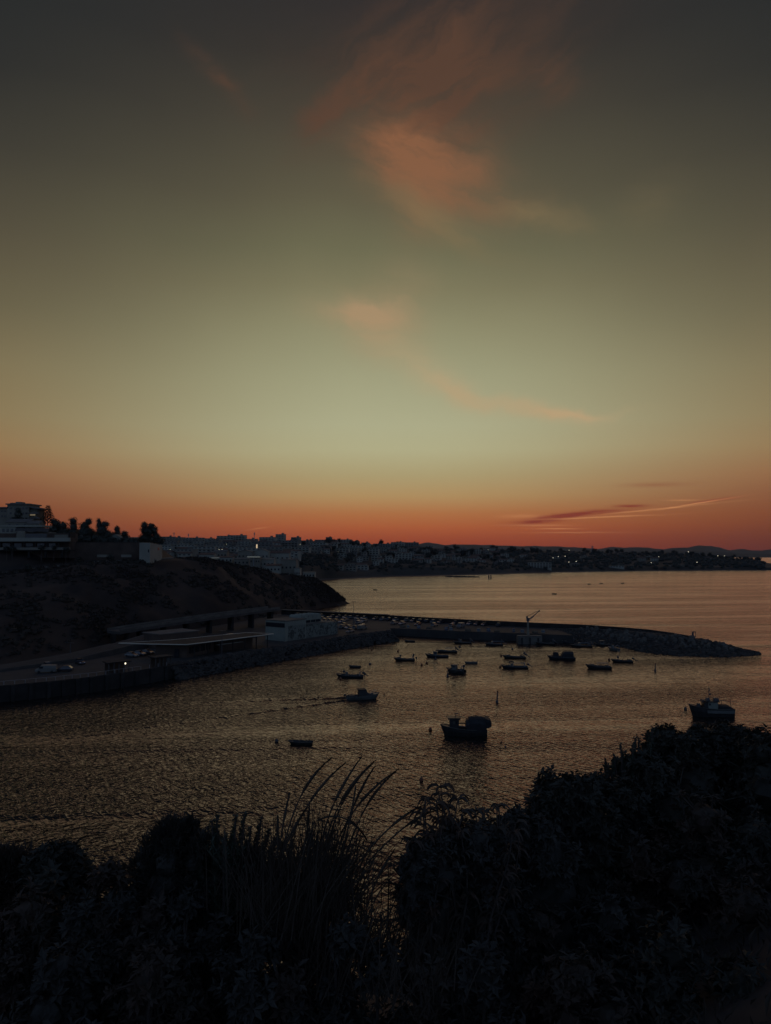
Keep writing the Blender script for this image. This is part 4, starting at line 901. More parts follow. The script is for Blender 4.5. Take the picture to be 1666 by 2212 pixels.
# ================================================================== BOATS
M_hdark = mat('dark_hull', (0.025, 0.026, 0.025), .5, .3, 1.5, spec=.4); M_hblue = mat('blue_hull', (0.022, 0.028, 0.034), .45, .2, 1.5, spec=.4)
M_hwhite = mat('white_hull', (0.09, 0.095, 0.085), .4, .15, 1.5, spec=.4); M_hgreen = mat('green_hull', (0.04, 0.08, 0.06), .5, .2, 1.5, spec=.4)
M_deck = mat('boat_deck', (0.06, 0.056, 0.048), .8, .3, 2); M_trim = mat('rubbing_trim', (0.09, 0.085, 0.072), .5, .2, 2); M_tarp = mat('dark_tarp', (0.022, 0.023, 0.024), .75, .35, 1.2, bump=.5)
M_eng = mat('engine_cowl', (0.03, 0.032, 0.035), .35, .1, 1, spec=.5); M_fl = mat('buoy_plastic', (0.16, 0.06, 0.03), .5, .2, 2); M_rope = mat('rope', (0.2, 0.17, 0.12), .9, .2, 5)
def hull(t, L, W, hm, hb, m_, floor=.25, full=False, stern=.8, trim=M_trim):
    n = 14; rings = []; rim_ = [[], []]
    for i in range(n+1):
        u = i/n; x = lerp(-L/2, L/2, u); b = W/2*(stern+(1-stern)*min(1, u/.35))*(1 if u < .55 else sqrt(max(.0005, 1-((u-.55)/.45)**2.1)))
        h = hm+(hb-hm)*max(0, (u-.3)/.7)**1.8+.08*(1-u); fo = min(h*.8, .75); fx = (fo if u > .9 else fo*max(0, (u-.5)/.4)**1.5); bb = b*.74
        fl = (h-.1) if full or u > .80 else floor; bi = max(b-.09, .01)
        rings.append([(x-fx*.25, 0, -.35*(1-.4*u)), (x, bb, -.02), (x+fx*.6, b*.95, h*.55), (x+fx, b, h), (x+fx, bi, h), (x+fx*.6, bi*.92, fl), (x+fx*.6, -bi*.92, fl), (x+fx, -bi, h), (x+fx, -b, h), (x+fx*.6, -b*.95, h*.55), (x, -bb, -.02)])
        rim_[0].append((x+fx, b+.02, h)); rim_[1].append((x+fx, -b-.02, h))
    m = MB(); m.loft(rings, mi=0)
    k = len(m.f)
    o = m.build('hull', m_, t)
    for r in rim_: m = MB(); m.tube(r, .05, 5); m.build('gunwale', trim, t)
    return o
def outboard(t, x, h, tilt=0.0, y=0.0, s=1.0):
    m = MB(); c, sn = cos(tilt), sin(tilt)
    def T(p): px_, pz = p[0], p[1]; return (x-.1+(px_*c-pz*sn)*s, h+(px_*sn+pz*c)*s)
    for (p, q, ra, rb) in (((-.22, .45), (-.25, -.02), .21, .17), ((-.24, 0), (-.26, -.75), .09, .07)):
        a, b = T(p), T(q); m.tube([(a[0], y, a[1]), (b[0], y, b[1])], [ra*s, rb*s], 8)
    a, b = T((-.05, -.74)), T((-.5, -.74)); m.tube([(a[0], y, a[1]), (b[0], y, b[1])], [.03, .09], 6); m.build('outboard_motor', M_eng, t)
def part(t, name, m_, fn): m = MB(); fn(m); return m.build(name, m_, t)
def boat(label, px, y, L, hd, W=None, hm=.46, hb=.95, hm_=M_hdark, feats='', nm='fishing_boat', cat='boat', group=None):
    p = wp(px, y, 0); t = thing(nm, label, cat, (p.x, p.y, 0.0), radians(hd), group); W = W or L*.36
    hull(t, L, W, hm, hb, hm_, full='F' in feats)
    if 'b' in feats:                                  # thwarts
        for u in (-.22, .1): part(t, 'thwart', M_deck, lambda m: m.box((L*u, 0, hm*.78), (.28, W*.86, .05)))
    if 'c' in feats:                                  # small console forward with windscreen
        c = part(t, 'console', M_hwhite, lambda m: m.box((L*.16, 0, hm+.4), (.9, .9, 1.25), 0, (.7, .85)))
        part(c, 'windscreen', M_glass, lambda m: m.box((L*.16+.22, 0, hm+.98), (.08, .75, .38), 0, (1, .8)))
    if 'f' in feats: part(t, 'bow_locker', M_deck, lambda m: m.box((L*.33, 0, hm+.28), (L*.22, W*.6, .7), 0, (.7, .7)))
    if 'p' in feats: part(t, 'pot_hauler', M_dark, lambda m: (m.tube([(L*.26, W*.2, hm*.8), (L*.26, W*.2, hm+1.1)], .12, 6), m.ball((L*.26, W*.2, hm+1.15), (.38, .2, .34), 8, 6)))
    if 'w' in feats:                                  # little wheelhouse with a roof
        c = part(t, 'wheelhouse', M_hwhite, lambda m: m.box((L*.12, 0, hm+.6), (1.3, W*.55, 1.5), 0, (.85, .9)))
        part(c, 'roof', M_trim, lambda m: m.box((L*.12, 0, hm+1.4), (1.7, W*.66, .1)))
        for s in (-1, 1): part(c, 'window', M_glass, lambda m: m.box((L*.12, s*W*.26, hm+.95), (.8, .1, .42)))
        part(c, 'windscreen', M_glass, lambda m: m.box((L*.12+.6, 0, hm+.95), (.1, W*.4, .42)))
    if 't' in feats:                                  # T top canopy
        c = part(t, 'canopy', M_tarp, lambda m: m.box((L*.17, 0, hm+1.45), (1.5, W*.62, .3), 0, (.85, .8)))
        for sx in (-.55, .55):
            for sy in (-1, 1): part(t, 'canopy_post', M_metal, lambda m: m.tube([(L*.17+sx, sy*W*.26, hm*.6), (L*.17+sx, sy*W*.26, hm+1.35)], .035, 5))
    if 'a' in feats:                                  # stern arch
        part(t, 'stern_arch', M_metal, lambda m: m.tube([(-L*.36, -W*.4, hm), (-L*.37, -W*.38, hm+1.1), (-L*.37, 0, hm+1.25), (-L*.37, W*.38, hm+1.1), (-L*.36, W*.4, hm)], .085, 6))
    if 'r' in feats:                                  # light rail frame between console and stern
        part(t, 'rail_frame', M_metal, lambda m: (m.tube([(L*.12, -W*.4, hm), (L*.12, -W*.4, hm+1.0), (-L*.36, -W*.4, hm+1.0), (-L*.36, -W*.4, hm)], .05, 5), m.tube([(L*.12, W*.4, hm), (L*.12, W*.4, hm+1.0), (-L*.36, W*.4, hm+1.0), (-L*.36, W*.4, hm)], .05, 5)))
    if 's' in feats: part(t, 'stern_post', M_dark, lambda m: (m.tube([(-L*.4, 0, hm*.6), (-L*.43, 0, hm+1.5)], .13, 6), m.box((-L*.43, 0, hm+1.25), (.5, .45, .7))))
    if 'k' in feats: part(t, 'stern_box', M_deck, lambda m: m.box((-L*.3, W*.05, hm+.22), (.9, W*.5, .5), .1, (.9, .9)))
    if 'd' in feats:
        for q, (a, b_) in enumerate(((-.1, .1), (.0, -.2))): part(t, 'float', M_fl, lambda m: m.ball((L*a, W*b_, hm+.1), .26, 8, 6))
    if 'B' in feats:                                  # big tarp covered load
        part(t, 'tarp_cover', M_tarp, lambda m: m.loft([[(x, -w*W*.46, hm*.7), (x, -w*W*.47, hm+h*.7), (x, -w*W*.36, hm+h), (x, w*W*.36, hm+h), (x, w*W*.47, hm+h*.7), (x, w*W*.46, hm*.7)] for x, h, w in ((-L*.42, 1.5, .95), (-L*.40, 1.75, 1), (-L*.15, 1.8, 1.02), (-L*.02, 1.5, 1.0), (L*.05, .5, .9))]))
        c = part(t, 'bow_shelter', M_tarp, lambda m: m.loft([[(x, -W*.3*w, hm*.9), (x, -W*.3*w, hm+h), (x, W*.3*w, hm+h), (x, W*.3*w, hm*.9)] for x, h, w in ((L*.14, .3, .8), (L*.17, 1.45, 1), (L*.33, 1.55, 1), (L*.36, 1.2, .8))]))
    if 'o' in feats: outboard(t, -L/2, hm+.2, 0, s=1.3)
    if 'O' in feats: outboard(t, -L/2, hm+.3, -.95, s=1.5)
    if 'm' in feats: part(t, 'mooring_rope', M_rope, lambda m: m.tube([(L*.52, 0, hb), (L*.62, 0, hb*.45), (L*.8, .1, .02)], .025, 4))
    return t
W_ = 180
boat('small open dinghy nearest the tip of the rocky quay', 886.6, 1386.8, 3.6, 178, feats='b', nm='rowing_boat', hm=.45, hb=.6)
boat('dark boat with console at its bow and raised motor, farthest left of the back line', 1001, 1390.5, 6.2, 176, feats='cpsOm')
boat('dark boat with rails, second from left in the back line', 1069, 1394, 6.0, 175, feats='fcrsOm', hm_=M_hblue)
boat('dark open boat left of the three nearest the crane side', 1180, 1392.3, 6.0, 174, feats='kfsOm')
boat('small boat partly hidden behind the long dark one', 1230, 1389.8, 4.0, 172, feats='fs', hm_=M_hblue)
boat('long dark boat with a low bow hood in front of a smaller boat', 1258, 1397.5, 7.0, 173, feats='fcsrkO')
boat('dark laden boat lying in the shadow of the breakwater rocks', 1305, 1395, 5.6, 172, feats='wkb')
boat('small boat seen from its stern below the breakwater rocks', 1327, 1405, 4.6, 112, feats='ca', W=1.9, hm_=M_hwhite, hm=.7, hb=1.1)
boat('open boat with pale raised motor and two floats, rightmost of the small boats', 1346, 1430.5, 5.9, 172, feats='pkdOm')
boat('dark boat with high bow and table frame, below the rightmost small boat', 1296, 1444.5, 6.6, 171, feats='fkrb', hb=1.25, hm=.65)
boat('dark boat carrying a bow shelter and a big tarp covered load', 1215, 1424, 8.0, 175, feats='Bm', hb=1.15, hm=.7, hm_=M_hblue)
boat('front boat of the overlapping pair, pale windscreen cabin', 946, 1419.5, 6.9, 174, feats='wm', hb=1.15, hm_=M_hblue)
boat('rear boat of the overlapping pair, with rail frame and upright stern post', 967, 1409.5, 6.6, 174, feats='rsOk')
boat('small empty dinghy in the middle of the moorings', 1019, 1433.5, 3.5, 181, feats='b', nm='rowing_boat', hm=.42, hb=.55, hm_=M_hwhite)
boat('stubby boat seen three quarters on, pots heaped aboard', 987, 1453.5, 5.2, 146, feats='wskapd', W=2.2, hm=.85, hb=1.2)
boat('low open boat with pointed bow right of the middle dinghy', 1113, 1422, 6.7, 174, feats='kfsOm')
boat('boat with small canopy forward and rail frame, below the low open boat', 1114, 1443.5, 7.2, 176, feats='tcraOm', hb=1.0, hm_=M_hblue)
boat('boat with bow frame and a motor hoisted high, left of the overlapping pair', 876, 1427, 6.0, 178, feats='apfsdom')
boat('small inflatable tender behind the boat near the left', 768, 1442, 3.2, 170, feats='b', nm='tender', hm=.4, hb=.6)
boat('open boat with hauler at the bow and stern motor, left edge of the moorings', 758, 1463, 6.9, 174, feats='cpbkoaO', hb=1.0, hm_=M_hblue)
boat('dark low rowing boat alone in the near water', 652, 1607.5, 3.9, 176, feats='b', nm='rowing_boat', hm=.42, hb=.62)
for px, y, L, lab in ((1004,1376,6.5,'pale hulled boat moored in the dark against the breakwater'),(1050,1377.5,5.5,'low pale boat moored right beside the pale hulled one at the breakwater')):
    boat(lab, px, y, L, 178, feats='w' if px < 1020 else 'c', hm_=M_hwhite)
p = wp(1110, 1380.5, 0); t = thing('pontoon', 'low pale floating pontoon against the quay left of the crane', 'pontoon', (p.x, p.y, 0), .1); part(t, 'deck', M_conc, lambda m: m.box((0, 0, .3), (9, 1.6, .5)))
for q in (-3, 0, 3): part(t, 'float', M_tyre, lambda m: m.box((q, 0, 0), (1.6, 1.4, .3)))
# moving motorboat
t = boat('small cabin motorboat under way to the right with a wake behind', 781, 1510, 7.0, 12, hm=.75, hb=1.35, W=2.5, hm_=M_hwhite, feats='', nm='motor_boat')
c = part(t, 'cabin', M_hdark, lambda m: m.loft([[(x, -w, .6), (x, -w*.92, h), (x, w*.92, h), (x, w, .6)] for x, h, w in ((-.7, 2.15, .85), (.9, 2.2, .85), (1.35, 1.5, .8), (2.2, 1.2, .6))])); part(c, 'roof', M_tarp, lambda m: m.box((.05, 0, 2.25), (2.0, 1.9, .1)))
part(c, 'windscreen', M_glass, lambda m: m.box((1.18, 0, 1.85), (.12, 1.3, .5))); part(t, 'aerial', M_dark, lambda m: m.tube([(-.5, .5, 2.2), (-.7, .5, 3.3)], .03, 4)); part(t, 'aft_bench', M_deck, lambda m: m.box((-2.3, 0, .75), (1.2, 1.9, .5)))
outboard(t, -3.5, .8, 0, s=1.2); part(t, 'bow_rail', M_metal, lambda m: m.tube([(1.6, .9, 1.2), (3.2, .45, 1.85), (3.7, 0, 1.95), (3.2, -.45, 1.85), (1.6, -.9, 1.2)], .03, 4))
# wake ridges
g = MB()
def ridgeline(pts, w, h):
    rr = []
    for i, (x, y) in enumerate(pts):
        a = Vector(pts[max(i-1, 0)]); b = Vector(pts[min(i+1, len(pts)-1)]); tt = (b-a).normalized(); n = Vector((-tt.y, tt.x)); f = 1-.75*i/len(pts); ww = w*(1+1.2*i/len(pts)); hh = h*f*(1+.3*sin(i*1.7))
        rr.append([(x+n.x*ww, y+n.y*ww, -.02), (x+n.x*ww*.45, y+n.y*ww*.45, hh*.7), (x, y, hh), (x-n.x*ww*.45, y-n.y*ww*.45, hh*.7), (x-n.x*ww, y-n.y*ww, -.02)])
    g.loft(rr, close=False, caps=False)
def wl(a, b, n=40, wob=.25):
    A_, B_ = wp(*a), wp(*b); return [(lerp(A_.x, B_.x, i/n)+.2*sin(i*.9), lerp(A_.y, B_.y, (i/n)**1.0)+wob*sin(i*.55)*(i/n)) for i in range(n+1)]
ridgeline(wl((748, 1508), (400, 1518)), .7, .30); ridgeline(wl((748, 1513), (20, 1612), 70, .3), .7, .26); ridgeline(wl((748, 1505.5), (520, 1509), 30), .4, .12)
ridgeline(wl((1157, 1395.5), (1040, 1393), 20, .1), .6, .10); ridgeline(wl((1240, 1393.5), (1197, 1392), 10, .1), .5, .08)
tag(g.build('boat_wake', WATER, smooth_=True), 'diverging ripples of the wake trailing left behind the motorboat', 'wake', kind='stuff')

# trawlers
def trawler_left():
    p = wp(1006, 1588, 0); t = thing('trawler', 'nearest fishing trawler, wheelhouse forward and huge dark net load on its stern', 'boat', (p.x, p.y, 0), radians(177)); L, W = 7.9, 2.7
    hull(t, L, W, 1.15, 2.0, M_hdark, floor=.7)
    part(t, 'foredeck', M_deck, lambda m: m.prism([(2.2, -1.0), (2.2, 1.0), (3.9, .3), (3.9, -.3)], 1.5, 1.62))
    c = part(t, 'wheelhouse', M_hdark, lambda m: m.box((2.1, 0, 2.2), (1.6, 1.6, 1.7), 0, (1.12, 1)))
    part(c, 'roof', M_hdark, lambda m: m.box((2.15, 0, 3.15), (2.25, 2.0, .3), 0, (1.1, 1)))
    for s in (-1, 1):
        for x in (1.65, 2.15): part(c, 'window', M_trim if s == 1 and x > 2 else M_glass, lambda m: m.box((x, s*.84, 2.45), (.36, .08, .5)))
    part(c, 'windscreen', M_glass, lambda m: m.box((2.98, 0, 2.45), (.1, 1.3, .5)))
    part(c, 'radar', M_dark, lambda m: (m.tube([(2.0, 0, 3.2), (1.7, 0, 3.9)], .06, 5), m.box((1.65, 0, 3.95), (.7, .5, .14)), m.tube([(1.9, .2, 3.3), (1.55, .2, 4.4)], .03, 4)))
    part(c, 'aerial', M_dark, lambda m: (m.tube([(1.2, 0, 3.2), (.2, 0, 3.65), (-.1, 0, 3.8)], .04, 4), m.tube([(1.1, -.5, 3.2), (1.1, -.5, 3.9)], .03, 4)))
    part(t, 'rail', M_dark, lambda m: [m.tube([(1.3, s*1.25, 1.85), (-.9, s*1.25, 1.85)], .09, 5) for s in (-1, 1)])
    part(t, 'net_load', M_tarp, lambda m: m.loft([[(x, -w*1.3, .9), (x, -w*1.42, zt*.62+.3), (x, -w*1.15, zt-.22), (x, -.5*w, zt), (x, .5*w, zt+.04), (x, w*1.15, zt-.18), (x, w*1.42, zt*.62+.3), (x, w*1.3, .9)] for x, zt, w in ((-3.85, 3.0, .85), (-3.6, 3.3, .95), (-3.0, 3.42, 1), (-2.2, 3.52, 1), (-1.4, 3.45, 1), (-.9, 3.42, 1), (-.6, 3.36, 1), (-.55, 2.95, 1), (-.1, 2.85, .98), (0.0, 2.6, .92), (0.03, 1.6, .85))]))
    part(t, 'stern_overhang', M_tarp, lambda m: m.loft([[(x, -w, z0), (x, -w, z1), (x, w, z1), (x, w, z0)] for x, z0, z1, w in ((-4.75, 2.0, 2.6, 1.0), (-4.6, 1.75, 2.95, 1.2), (-4.1, 1.6, 3.2, 1.3), (-3.6, 1.5, 3.3, 1.3))]))
    part(t, 'mooring_rope', M_rope, lambda m: m.tube([(4.6, 0, 1.9), (5.2, .1, .9), (6.1, .3, .02)], .03, 4))
trawler_left()
def trawler_right():
    p = wp(1540, 1547, 0); t = thing('trawler', 'fishing trawler with tall mast and pale side stripe near the right hand bushes', 'boat', (p.x, p.y, 0), radians(178)); L, W = 8.3, 2.9
    hull(t, L, W, 1.6, 2.45, M_hdark, floor=.9); k = L/2
    for s in (-1, 1): part(t, 'side_stripe', M_hwhite, lambda m: m.loft([[(x, s*(b-.02), z), (x, s*(b+.05), z), (x, s*(b+.05), z+.6), (x, s*(b-.02), z+.6)] for x, b, z in ((-4.05, 1.22, .82), (-2.6, 1.45, .82), (0, 1.46, .84), (1.6, 1.42, .88))]))
    c = part(t, 'wheelhouse', M_pale, lambda m: m.box((-.1+.3, 0, 2.1), (2.0, 1.8, 1.9)))
    part(c, 'roof', M_hdark, lambda m: m.box((.35, 0, 3.15), (2.9, 2.2, .22)))
    part(c, 'front_cabin', M_hdark, lambda m: m.box((1.5, 0, 2.2), (.9, 1.7, 1.4), 0, (1.1, 1)))
    part(c, 'windscreen', M_glass, lambda m: m.box((2.0, 0, 2.55), (.1, 1.3, .5)))
    for s in (-1, 1): part(c, 'window', M_glass, lambda m: m.box((.9, s*.93, 2.6), (.4, .08, .4)))
    part(c, 'roof_gear', M_dark, lambda m: (m.box((1.0, 0, 3.5), (.9, .9, .55), 0, (.6, .7)), m.box((-.7, 0, 3.4), (1.1, .9, .7), 0, (.8, .8)), m.box((2.1, 0, 3.2), (.5, 1.2, .5), 0, (.5, 1))))
    part(t, 'mast', M_dark, lambda m: (m.tube([(.7, 0, 3.2), (.7, 0, 5.0), (.72, 0, 6.2)], [.08, .06, .03], 6), m.box((.65, 0, 5.35), (.12, .25, .6)), m.box((.5, 0, 4.5), (.42, .06, .3))))
    part(t, 'boom', M_dark, lambda m: (m.tube([(-.8, 0, 3.3), (-3.6, 0, 3.1), (-5.1, 0, 2.9)], .05, 5), m.tube([(-3.6, 0, 3.7), (-3.8, 0, 1.7)], .05, 5), m.tube([(-1.9, 0, 3.2), (-1.9, 0, 2.4)], .05, 5)))
    part(t, 'stern_cover', M_tarp, lambda m: m.loft([[(x, -1.2, 1.5), (x, -1.2, z-.15), (x, 0, z), (x, 1.2, z-.15), (x, 1.2, 1.5)] for x, z in ((-3.95, 1.85), (-3.0, 2.35), (-1.5, 2.45), (-.85, 2.35))]))
    part(t, 'bow_gear', M_dark, lambda m: m.box((2.9, 0, 2.2), (.7, .7, .8), .2, (.7, .7))); part(t, 'mooring_rope', M_rope, lambda m: m.tube([(4.9, 0, 2.3), (5.6, 0, 1.2), (6.6, .2, .02)], .03, 4))
trawler_right()
# far small boats and posts
for px, y, lab in ((811,1274.6,'tiny dark boat on the open bay left of centre'),(1198,1283.5,'tiny dark boat alone nearest on the open bay right of centre'),(1273,1262,'left of three tiny boats far out on the bay'),(1299,1261,'middle of three tiny boats far out on the bay'),(1345,1260.5,'right of three tiny boats far out, with an upright figure shape')):
    boat(lab, px, y, 3.4, 175, feats='b'+('s' if px > 1340 else ''), nm='small_boat', hm=.5, hb=.7)
for px, lab in ((1056.2,'left one of two dark marker posts off the beach groyne'),(1060.6,'right one of two dark marker posts off the beach groyne')):
    p = wp(px, 1250, 0); t = thing('marker_post', lab, 'post', (p.x, p.y, 0)); part(t, 'pile', M_dark, lambda m: m.box((0, 0, 1.8), (1.4, 1.4, 4.6), 0, (.9, .9))); part(t, 'cap', M_dark, lambda m: m.box((0, 0, 4.3), (1.7, 1.7, .5)))
# buoys
BU = [(993.5,1398.5,'tiny mooring buoy below the leftmost boat of the back line'),(803,1404.5,'mooring buoy nearest the rocky quay'),(860,1407.5,'mooring buoy above the boat with the hoisted motor'),(799.6,1435.5,'mooring buoy right of the small tender'),(922,1433.5,'mooring buoy below the overlapping pair of boats'),(911,1437.5,'faint small float beside the buoy below the overlapping pair'),(1107,1403,'mooring buoy above the low open boat'),(1083,1417.5,'mooring buoy left of the low open boat'),(1081,1441.5,'mooring buoy left of the boat with the canopy'),(941,1424,'mooring buoy under the bow of the front overlapping boat'),(736,1468,'round fender buoy at the bow of the leftmost moored boat'),(1316,1426,'dark mooring buoy left of the rightmost small boat'),
      (598,1602.5,'round buoy left of the lone rowing boat'),(930,1577.5,'buoy with a stick left of the near trawler'),(910.5,1687,'dark buoy alone in the near water above the curly bush'),(1481,1532.5,'mooring buoy at the bow of the right trawler'),(1021,1607,'small float below the near trawler, left'),(1028,1612,'small float below the near trawler, lower'),(1092,1614,'small float right below the near trawler'),(1083,1604,'tiny float under the stern of the near trawler'),(830,1500,'small float above the motorboat path right of its bow'),(857,1394,'small float in the gap of the inlet')]
for k, (px, y, lab) in enumerate(BU):
    p = wp(px, y, 0); r = .36 if k < 12 else (.34 if k in (12, 13, 14, 15) else .16); t = thing('mooring_buoy', lab, 'buoy', (p.x, p.y, 0)); part(t, 'ball', M_fl if k % 3 else M_dark, lambda m: m.ball((0, 0, r*.5), r, 10, 8)); part(t, 'ring', M_dark, lambda m: m.tube([(0, 0, r*1.35), (0, 0, r*1.8)], r*.22, 6))
    if k == 13: part(t, 'stick', M_dark, lambda m: m.tube([(0, 0, .3), (.55, 0, .85)], .03, 4))
for px, y, h, lab in ((967,1462,1.9,'upright spar buoy left below the stubby boat'),(1074,1518,2.5,'tall spar buoy above the near trawler'),(1415.5,1449.5,2.1,'conical spar buoy in open water right of the boats'),(1438,1406,.9,'small spar buoy off the breakwater rocks')):
    p = wp(px, y, 0); t = thing('spar_buoy', lab, 'buoy', (p.x, p.y, 0)); part(t, 'body', M_dark, lambda m: m.tube([(0, 0, -.2), (0, 0, .35), (.03, 0, .6), (.1, 0, h)], [.3, .3, .17, .1], 8)); part(t, 'top_mark', M_fl, lambda m: m.box((.1, 0, h), (.26, .2, .3)))
# light on the breakwater end
P_ = moundpt(7.6, .8); P_ = at(1497, 1374, 268); t = thing('harbour_light', 'short harbour light post standing near the end of the breakwater wall', 'beacon', (P_.x, 268, 3.2)); part(t, 'base', M_conc, lambda m: m.box((0, 0, .3), (1.2, 1.2, .8))); part(t, 'pillar', M_dark, lambda m: m.tube([(0, 0, .5), (0, 0, 2.3)], [.4, .3], 8)); part(t, 'arm', M_dark, lambda m: m.box((.6, 0, 2.2), (.9, .25, .3))); part(t, 'leg', M_dark, lambda m: m.tube([(.95, 0, 2.1), (1.05, 0, .4)], .12, 5))

# ================================================================== FOREGROUND
M_gnd = mat('foreground_soil', (0.05, 0.04, 0.032), .95, .4, .8)
def gz(x, y):
    r = max(0, x-.6)
    z = 32.4 - .44*y + .47*min(r, 9)*min(1, y/6) - max(0, y-13)*.5 + (.10*min(0, x) if y > 3 else 0)
    return max(-1.5, z + .18*fbm(x*.5, y*.5))
def fore_ground():
    vs = []; xs = [-60+i*1.0 for i in range(121)]; ys = [-12+k*.8 for k in range(30)]+[12+k*2.2 for k in range(30)]
    for y in ys:
        for x in xs: vs.append((x, y, gz(x, max(y, 0)) if y > 0 else gz(x, 0)))
    w = len(xs); g = MB(); g.add(vs, [(j*w+i, j*w+i+1, (j+1)*w+i+1, (j+1)*w+i) for j in range(len(ys)-1) for i in range(w-1)]); tag(g.build('hilltop_ground', M_gnd, smooth_=True), kind='structure')
fore_ground()
M_f1 = mat('glossy_leaves', (0.044, 0.042, 0.031), .6, .4, 3, spec=.2); M_f2 = mat('dull_needles', (0.046, 0.042, 0.033), .75, .4, 3); M_f3 = mat('brownish_leaves', (0.10, 0.055, 0.034), .75, .4, 2, c2=(.05, .045, .034)); M_f4 = mat('dry_grass', (0.07, 0.052, 0.036), .8, .3, 3); M_f5 = mat('spiky_leaves', (0.05, 0.065, 0.045), .6, .35, 3)
def bush_base(name, label, px, ytop, D, hgt, group=None, cat='bush'):
    p = at(px, ytop, D); return thing(name, label, cat, (p.x, D, p.z-hgt), 0, group), p
def stems(t, tips, r=.03):
    m = MB()
    for q in tips: m.tube([(q[0]*.15, q[1]*.15, -.6), (q[0]*.5, q[1]*.5, q[2]*.5), q], [r, r*.7, r*.3], 5)
    m.build('stems', M_bark, t)
def core(m, c, r, rnd): m.ball(c, r, 9, 6, .16, rnd)
def rosette_bush(label, px, ytop, D, rx, hgt, seed, nros=230, ls=.085, lean=0, mat_=None, n_l=9, nm='pittosporum_bush', group=None, blobs=None):
    """broad leaved shrub: whorls of leaves at the ends of twigs, lumpy outline"""
    rnd = random.Random(seed); t, p = bush_base(nm, label, px, ytop, D, hgt, group); m = MB(); tips = []
    lumps = blobs or [(rnd.uniform(-.7, .7)*rx, rnd.uniform(-.5, .5)*rx, hgt*rnd.uniform(.35, .74), rx*rnd.uniform(.28, .5)) for _ in range(7)] + [(0, 0, hgt-rx*.42, rx*.42), (0, 0, hgt*.45, rx*.7)]
    if blobs: lumps = lumps + [(x, y+.15, z-r*1.5, r*1.45) for x, y, z, r in lumps] + [(x, y+.25, z-r*3.3, r*1.7) for x, y, z, r in lumps]
    for (x, y, z, r) in lumps: core(m, (x, y, z), (r*.62, r*.62, r*.66), rnd)
    for k in range(int(nros*(1.7 if blobs else 1.2))):
        x, y, z, r = rnd.choice(lumps); d = rdir(rnd, -.5); ext = 1.35 if rnd.random() < .14 else 1.0
        c = Vector((x, y, z))+d*r*rnd.uniform(.62, 1.08)*ext; dd = (d+Vector((0, 0, .7))+rdir(rnd)*.4).normalized(); a = dd.cross(Vector((.3, .2, 1))).normalized(); b = dd.cross(a)
        if ext > 1 or k % 9 == 0: m.tube([Vector((x, y, z))+d*r*.6, c], [.012, .007], 4)
        for q in range(n_l):
            th = 2*pi*q/n_l+rnd.uniform(-.3, .3); up = rnd.uniform(.15, .9); l = ls*rnd.uniform(.7, 1.25)
            m.leaf(c+dd*rnd.uniform(-.05, .02), a*cos(th)+b*sin(th)+dd*up, l, l*.42, dd, .12)
        if k % 6 == 0: tips.append(tuple(c))
    m.build('foliage', mat_ or M_f1, t); stems(t, tips[:9]); return t
def needle_bush(label, px, ytop, D, rx, hgt, seed, n=2600, ls=.09, mat_=None, nm='juniper_bush', blobs=None, group=None, upw=.6):
    rnd = random.Random(seed); t, p = bush_base(nm, label, px, ytop, D, hgt, group); m = MB()
    lumps = blobs or [(rnd.uniform(-.7, .7)*rx, rnd.uniform(-.5, .5)*rx, hgt*rnd.uniform(.4, .8), rx*rnd.uniform(.25, .45)) for _ in range(9)]+[(0, 0, hgt-rx*.36, rx*.36), (0, 0, hgt*.4, rx*.75)]
    if blobs: lumps = lumps + [(x, y+.1, z-r*1.4, r*1.3) for x, y, z, r in lumps]
    for x, y, z, r in lumps: core(m, (x, y, z), (r*.68,)*3, rnd)
    for k in range(int(n*1.25)):
        x, y, z, r = rnd.choice(lumps); d = rdir(rnd, -.6); c = Vector((x, y, z))+d*r*rnd.uniform(.7, 1.1 if rnd.random() < .9 else 1.5)
        dd = (d+Vector((0, 0, upw))+rdir(rnd)*.5).normalized(); L = ls*rnd.uniform(.6, 1.3)
        for q in range(3): m.leaf(c+dd*L*q*.3, dd+rdir(rnd)*.55, L*.9, L*.2)
    m.build('foliage', mat_ or M_f2, t); stems(t, [(x*.8, y*.8, z) for x, y, z, r in lumps[:6]]); return t
def spike_bush(label, px, ytop, D, hgt, seed, spikes, ls=.06, nm='spurge_bush'):
    """upright leafy spikes; spikes given as (dx px, top px) around the bush centre"""
    rnd = random.Random(seed); t, p = bush_base(nm, label, px, ytop, D, hgt); m = MB(); k_ = D/FD; tips = []
    for dx, yt in spikes:
        tip = Vector((dx*k_, rnd.uniform(-.25, .25), hgt-(yt-ytop)*k_)); base = Vector((dx*k_*.45, tip.y*.5, tip.z*.3)); cur = rnd.uniform(-.05, .05); P_ = lambda u: base.lerp(tip, u)+Vector((cur*sin(pi*u), 0, 0))
        m.tube([P_(0), P_(.5), P_(1)], [.02, .014, .006], 5); n = int(330*(tip-base).length)
        for q in range(n):
            u = rnd.random()**.8; c = P_(u)+Vector((rnd.uniform(-.02, .02), 0, 0)); m.leaf(c, Vector((rnd.uniform(-1, 1), rnd.uniform(-1, 1), rnd.uniform(.3, 1.3))), ls*rnd.uniform(.6, 1.3)*(1.3-.95*u), ls*.28)
        for s in range(3):
            u = rnd.uniform(.35, .75); c = P_(u); e = c+Vector((rnd.uniform(-.22, .22), rnd.uniform(-.1, .1), rnd.uniform(.12, .26))); m.tube([c, e], [.008, .004], 4)
            for q in range(34): m.leaf(c.lerp(e, rnd.random()), rdir(rnd, 0)+Vector((0, 0, .5)), ls*.8, ls*.25)
        tips.append(tuple(tip))
    m.build('foliage', M_f5, t); stems(t, tips); return t
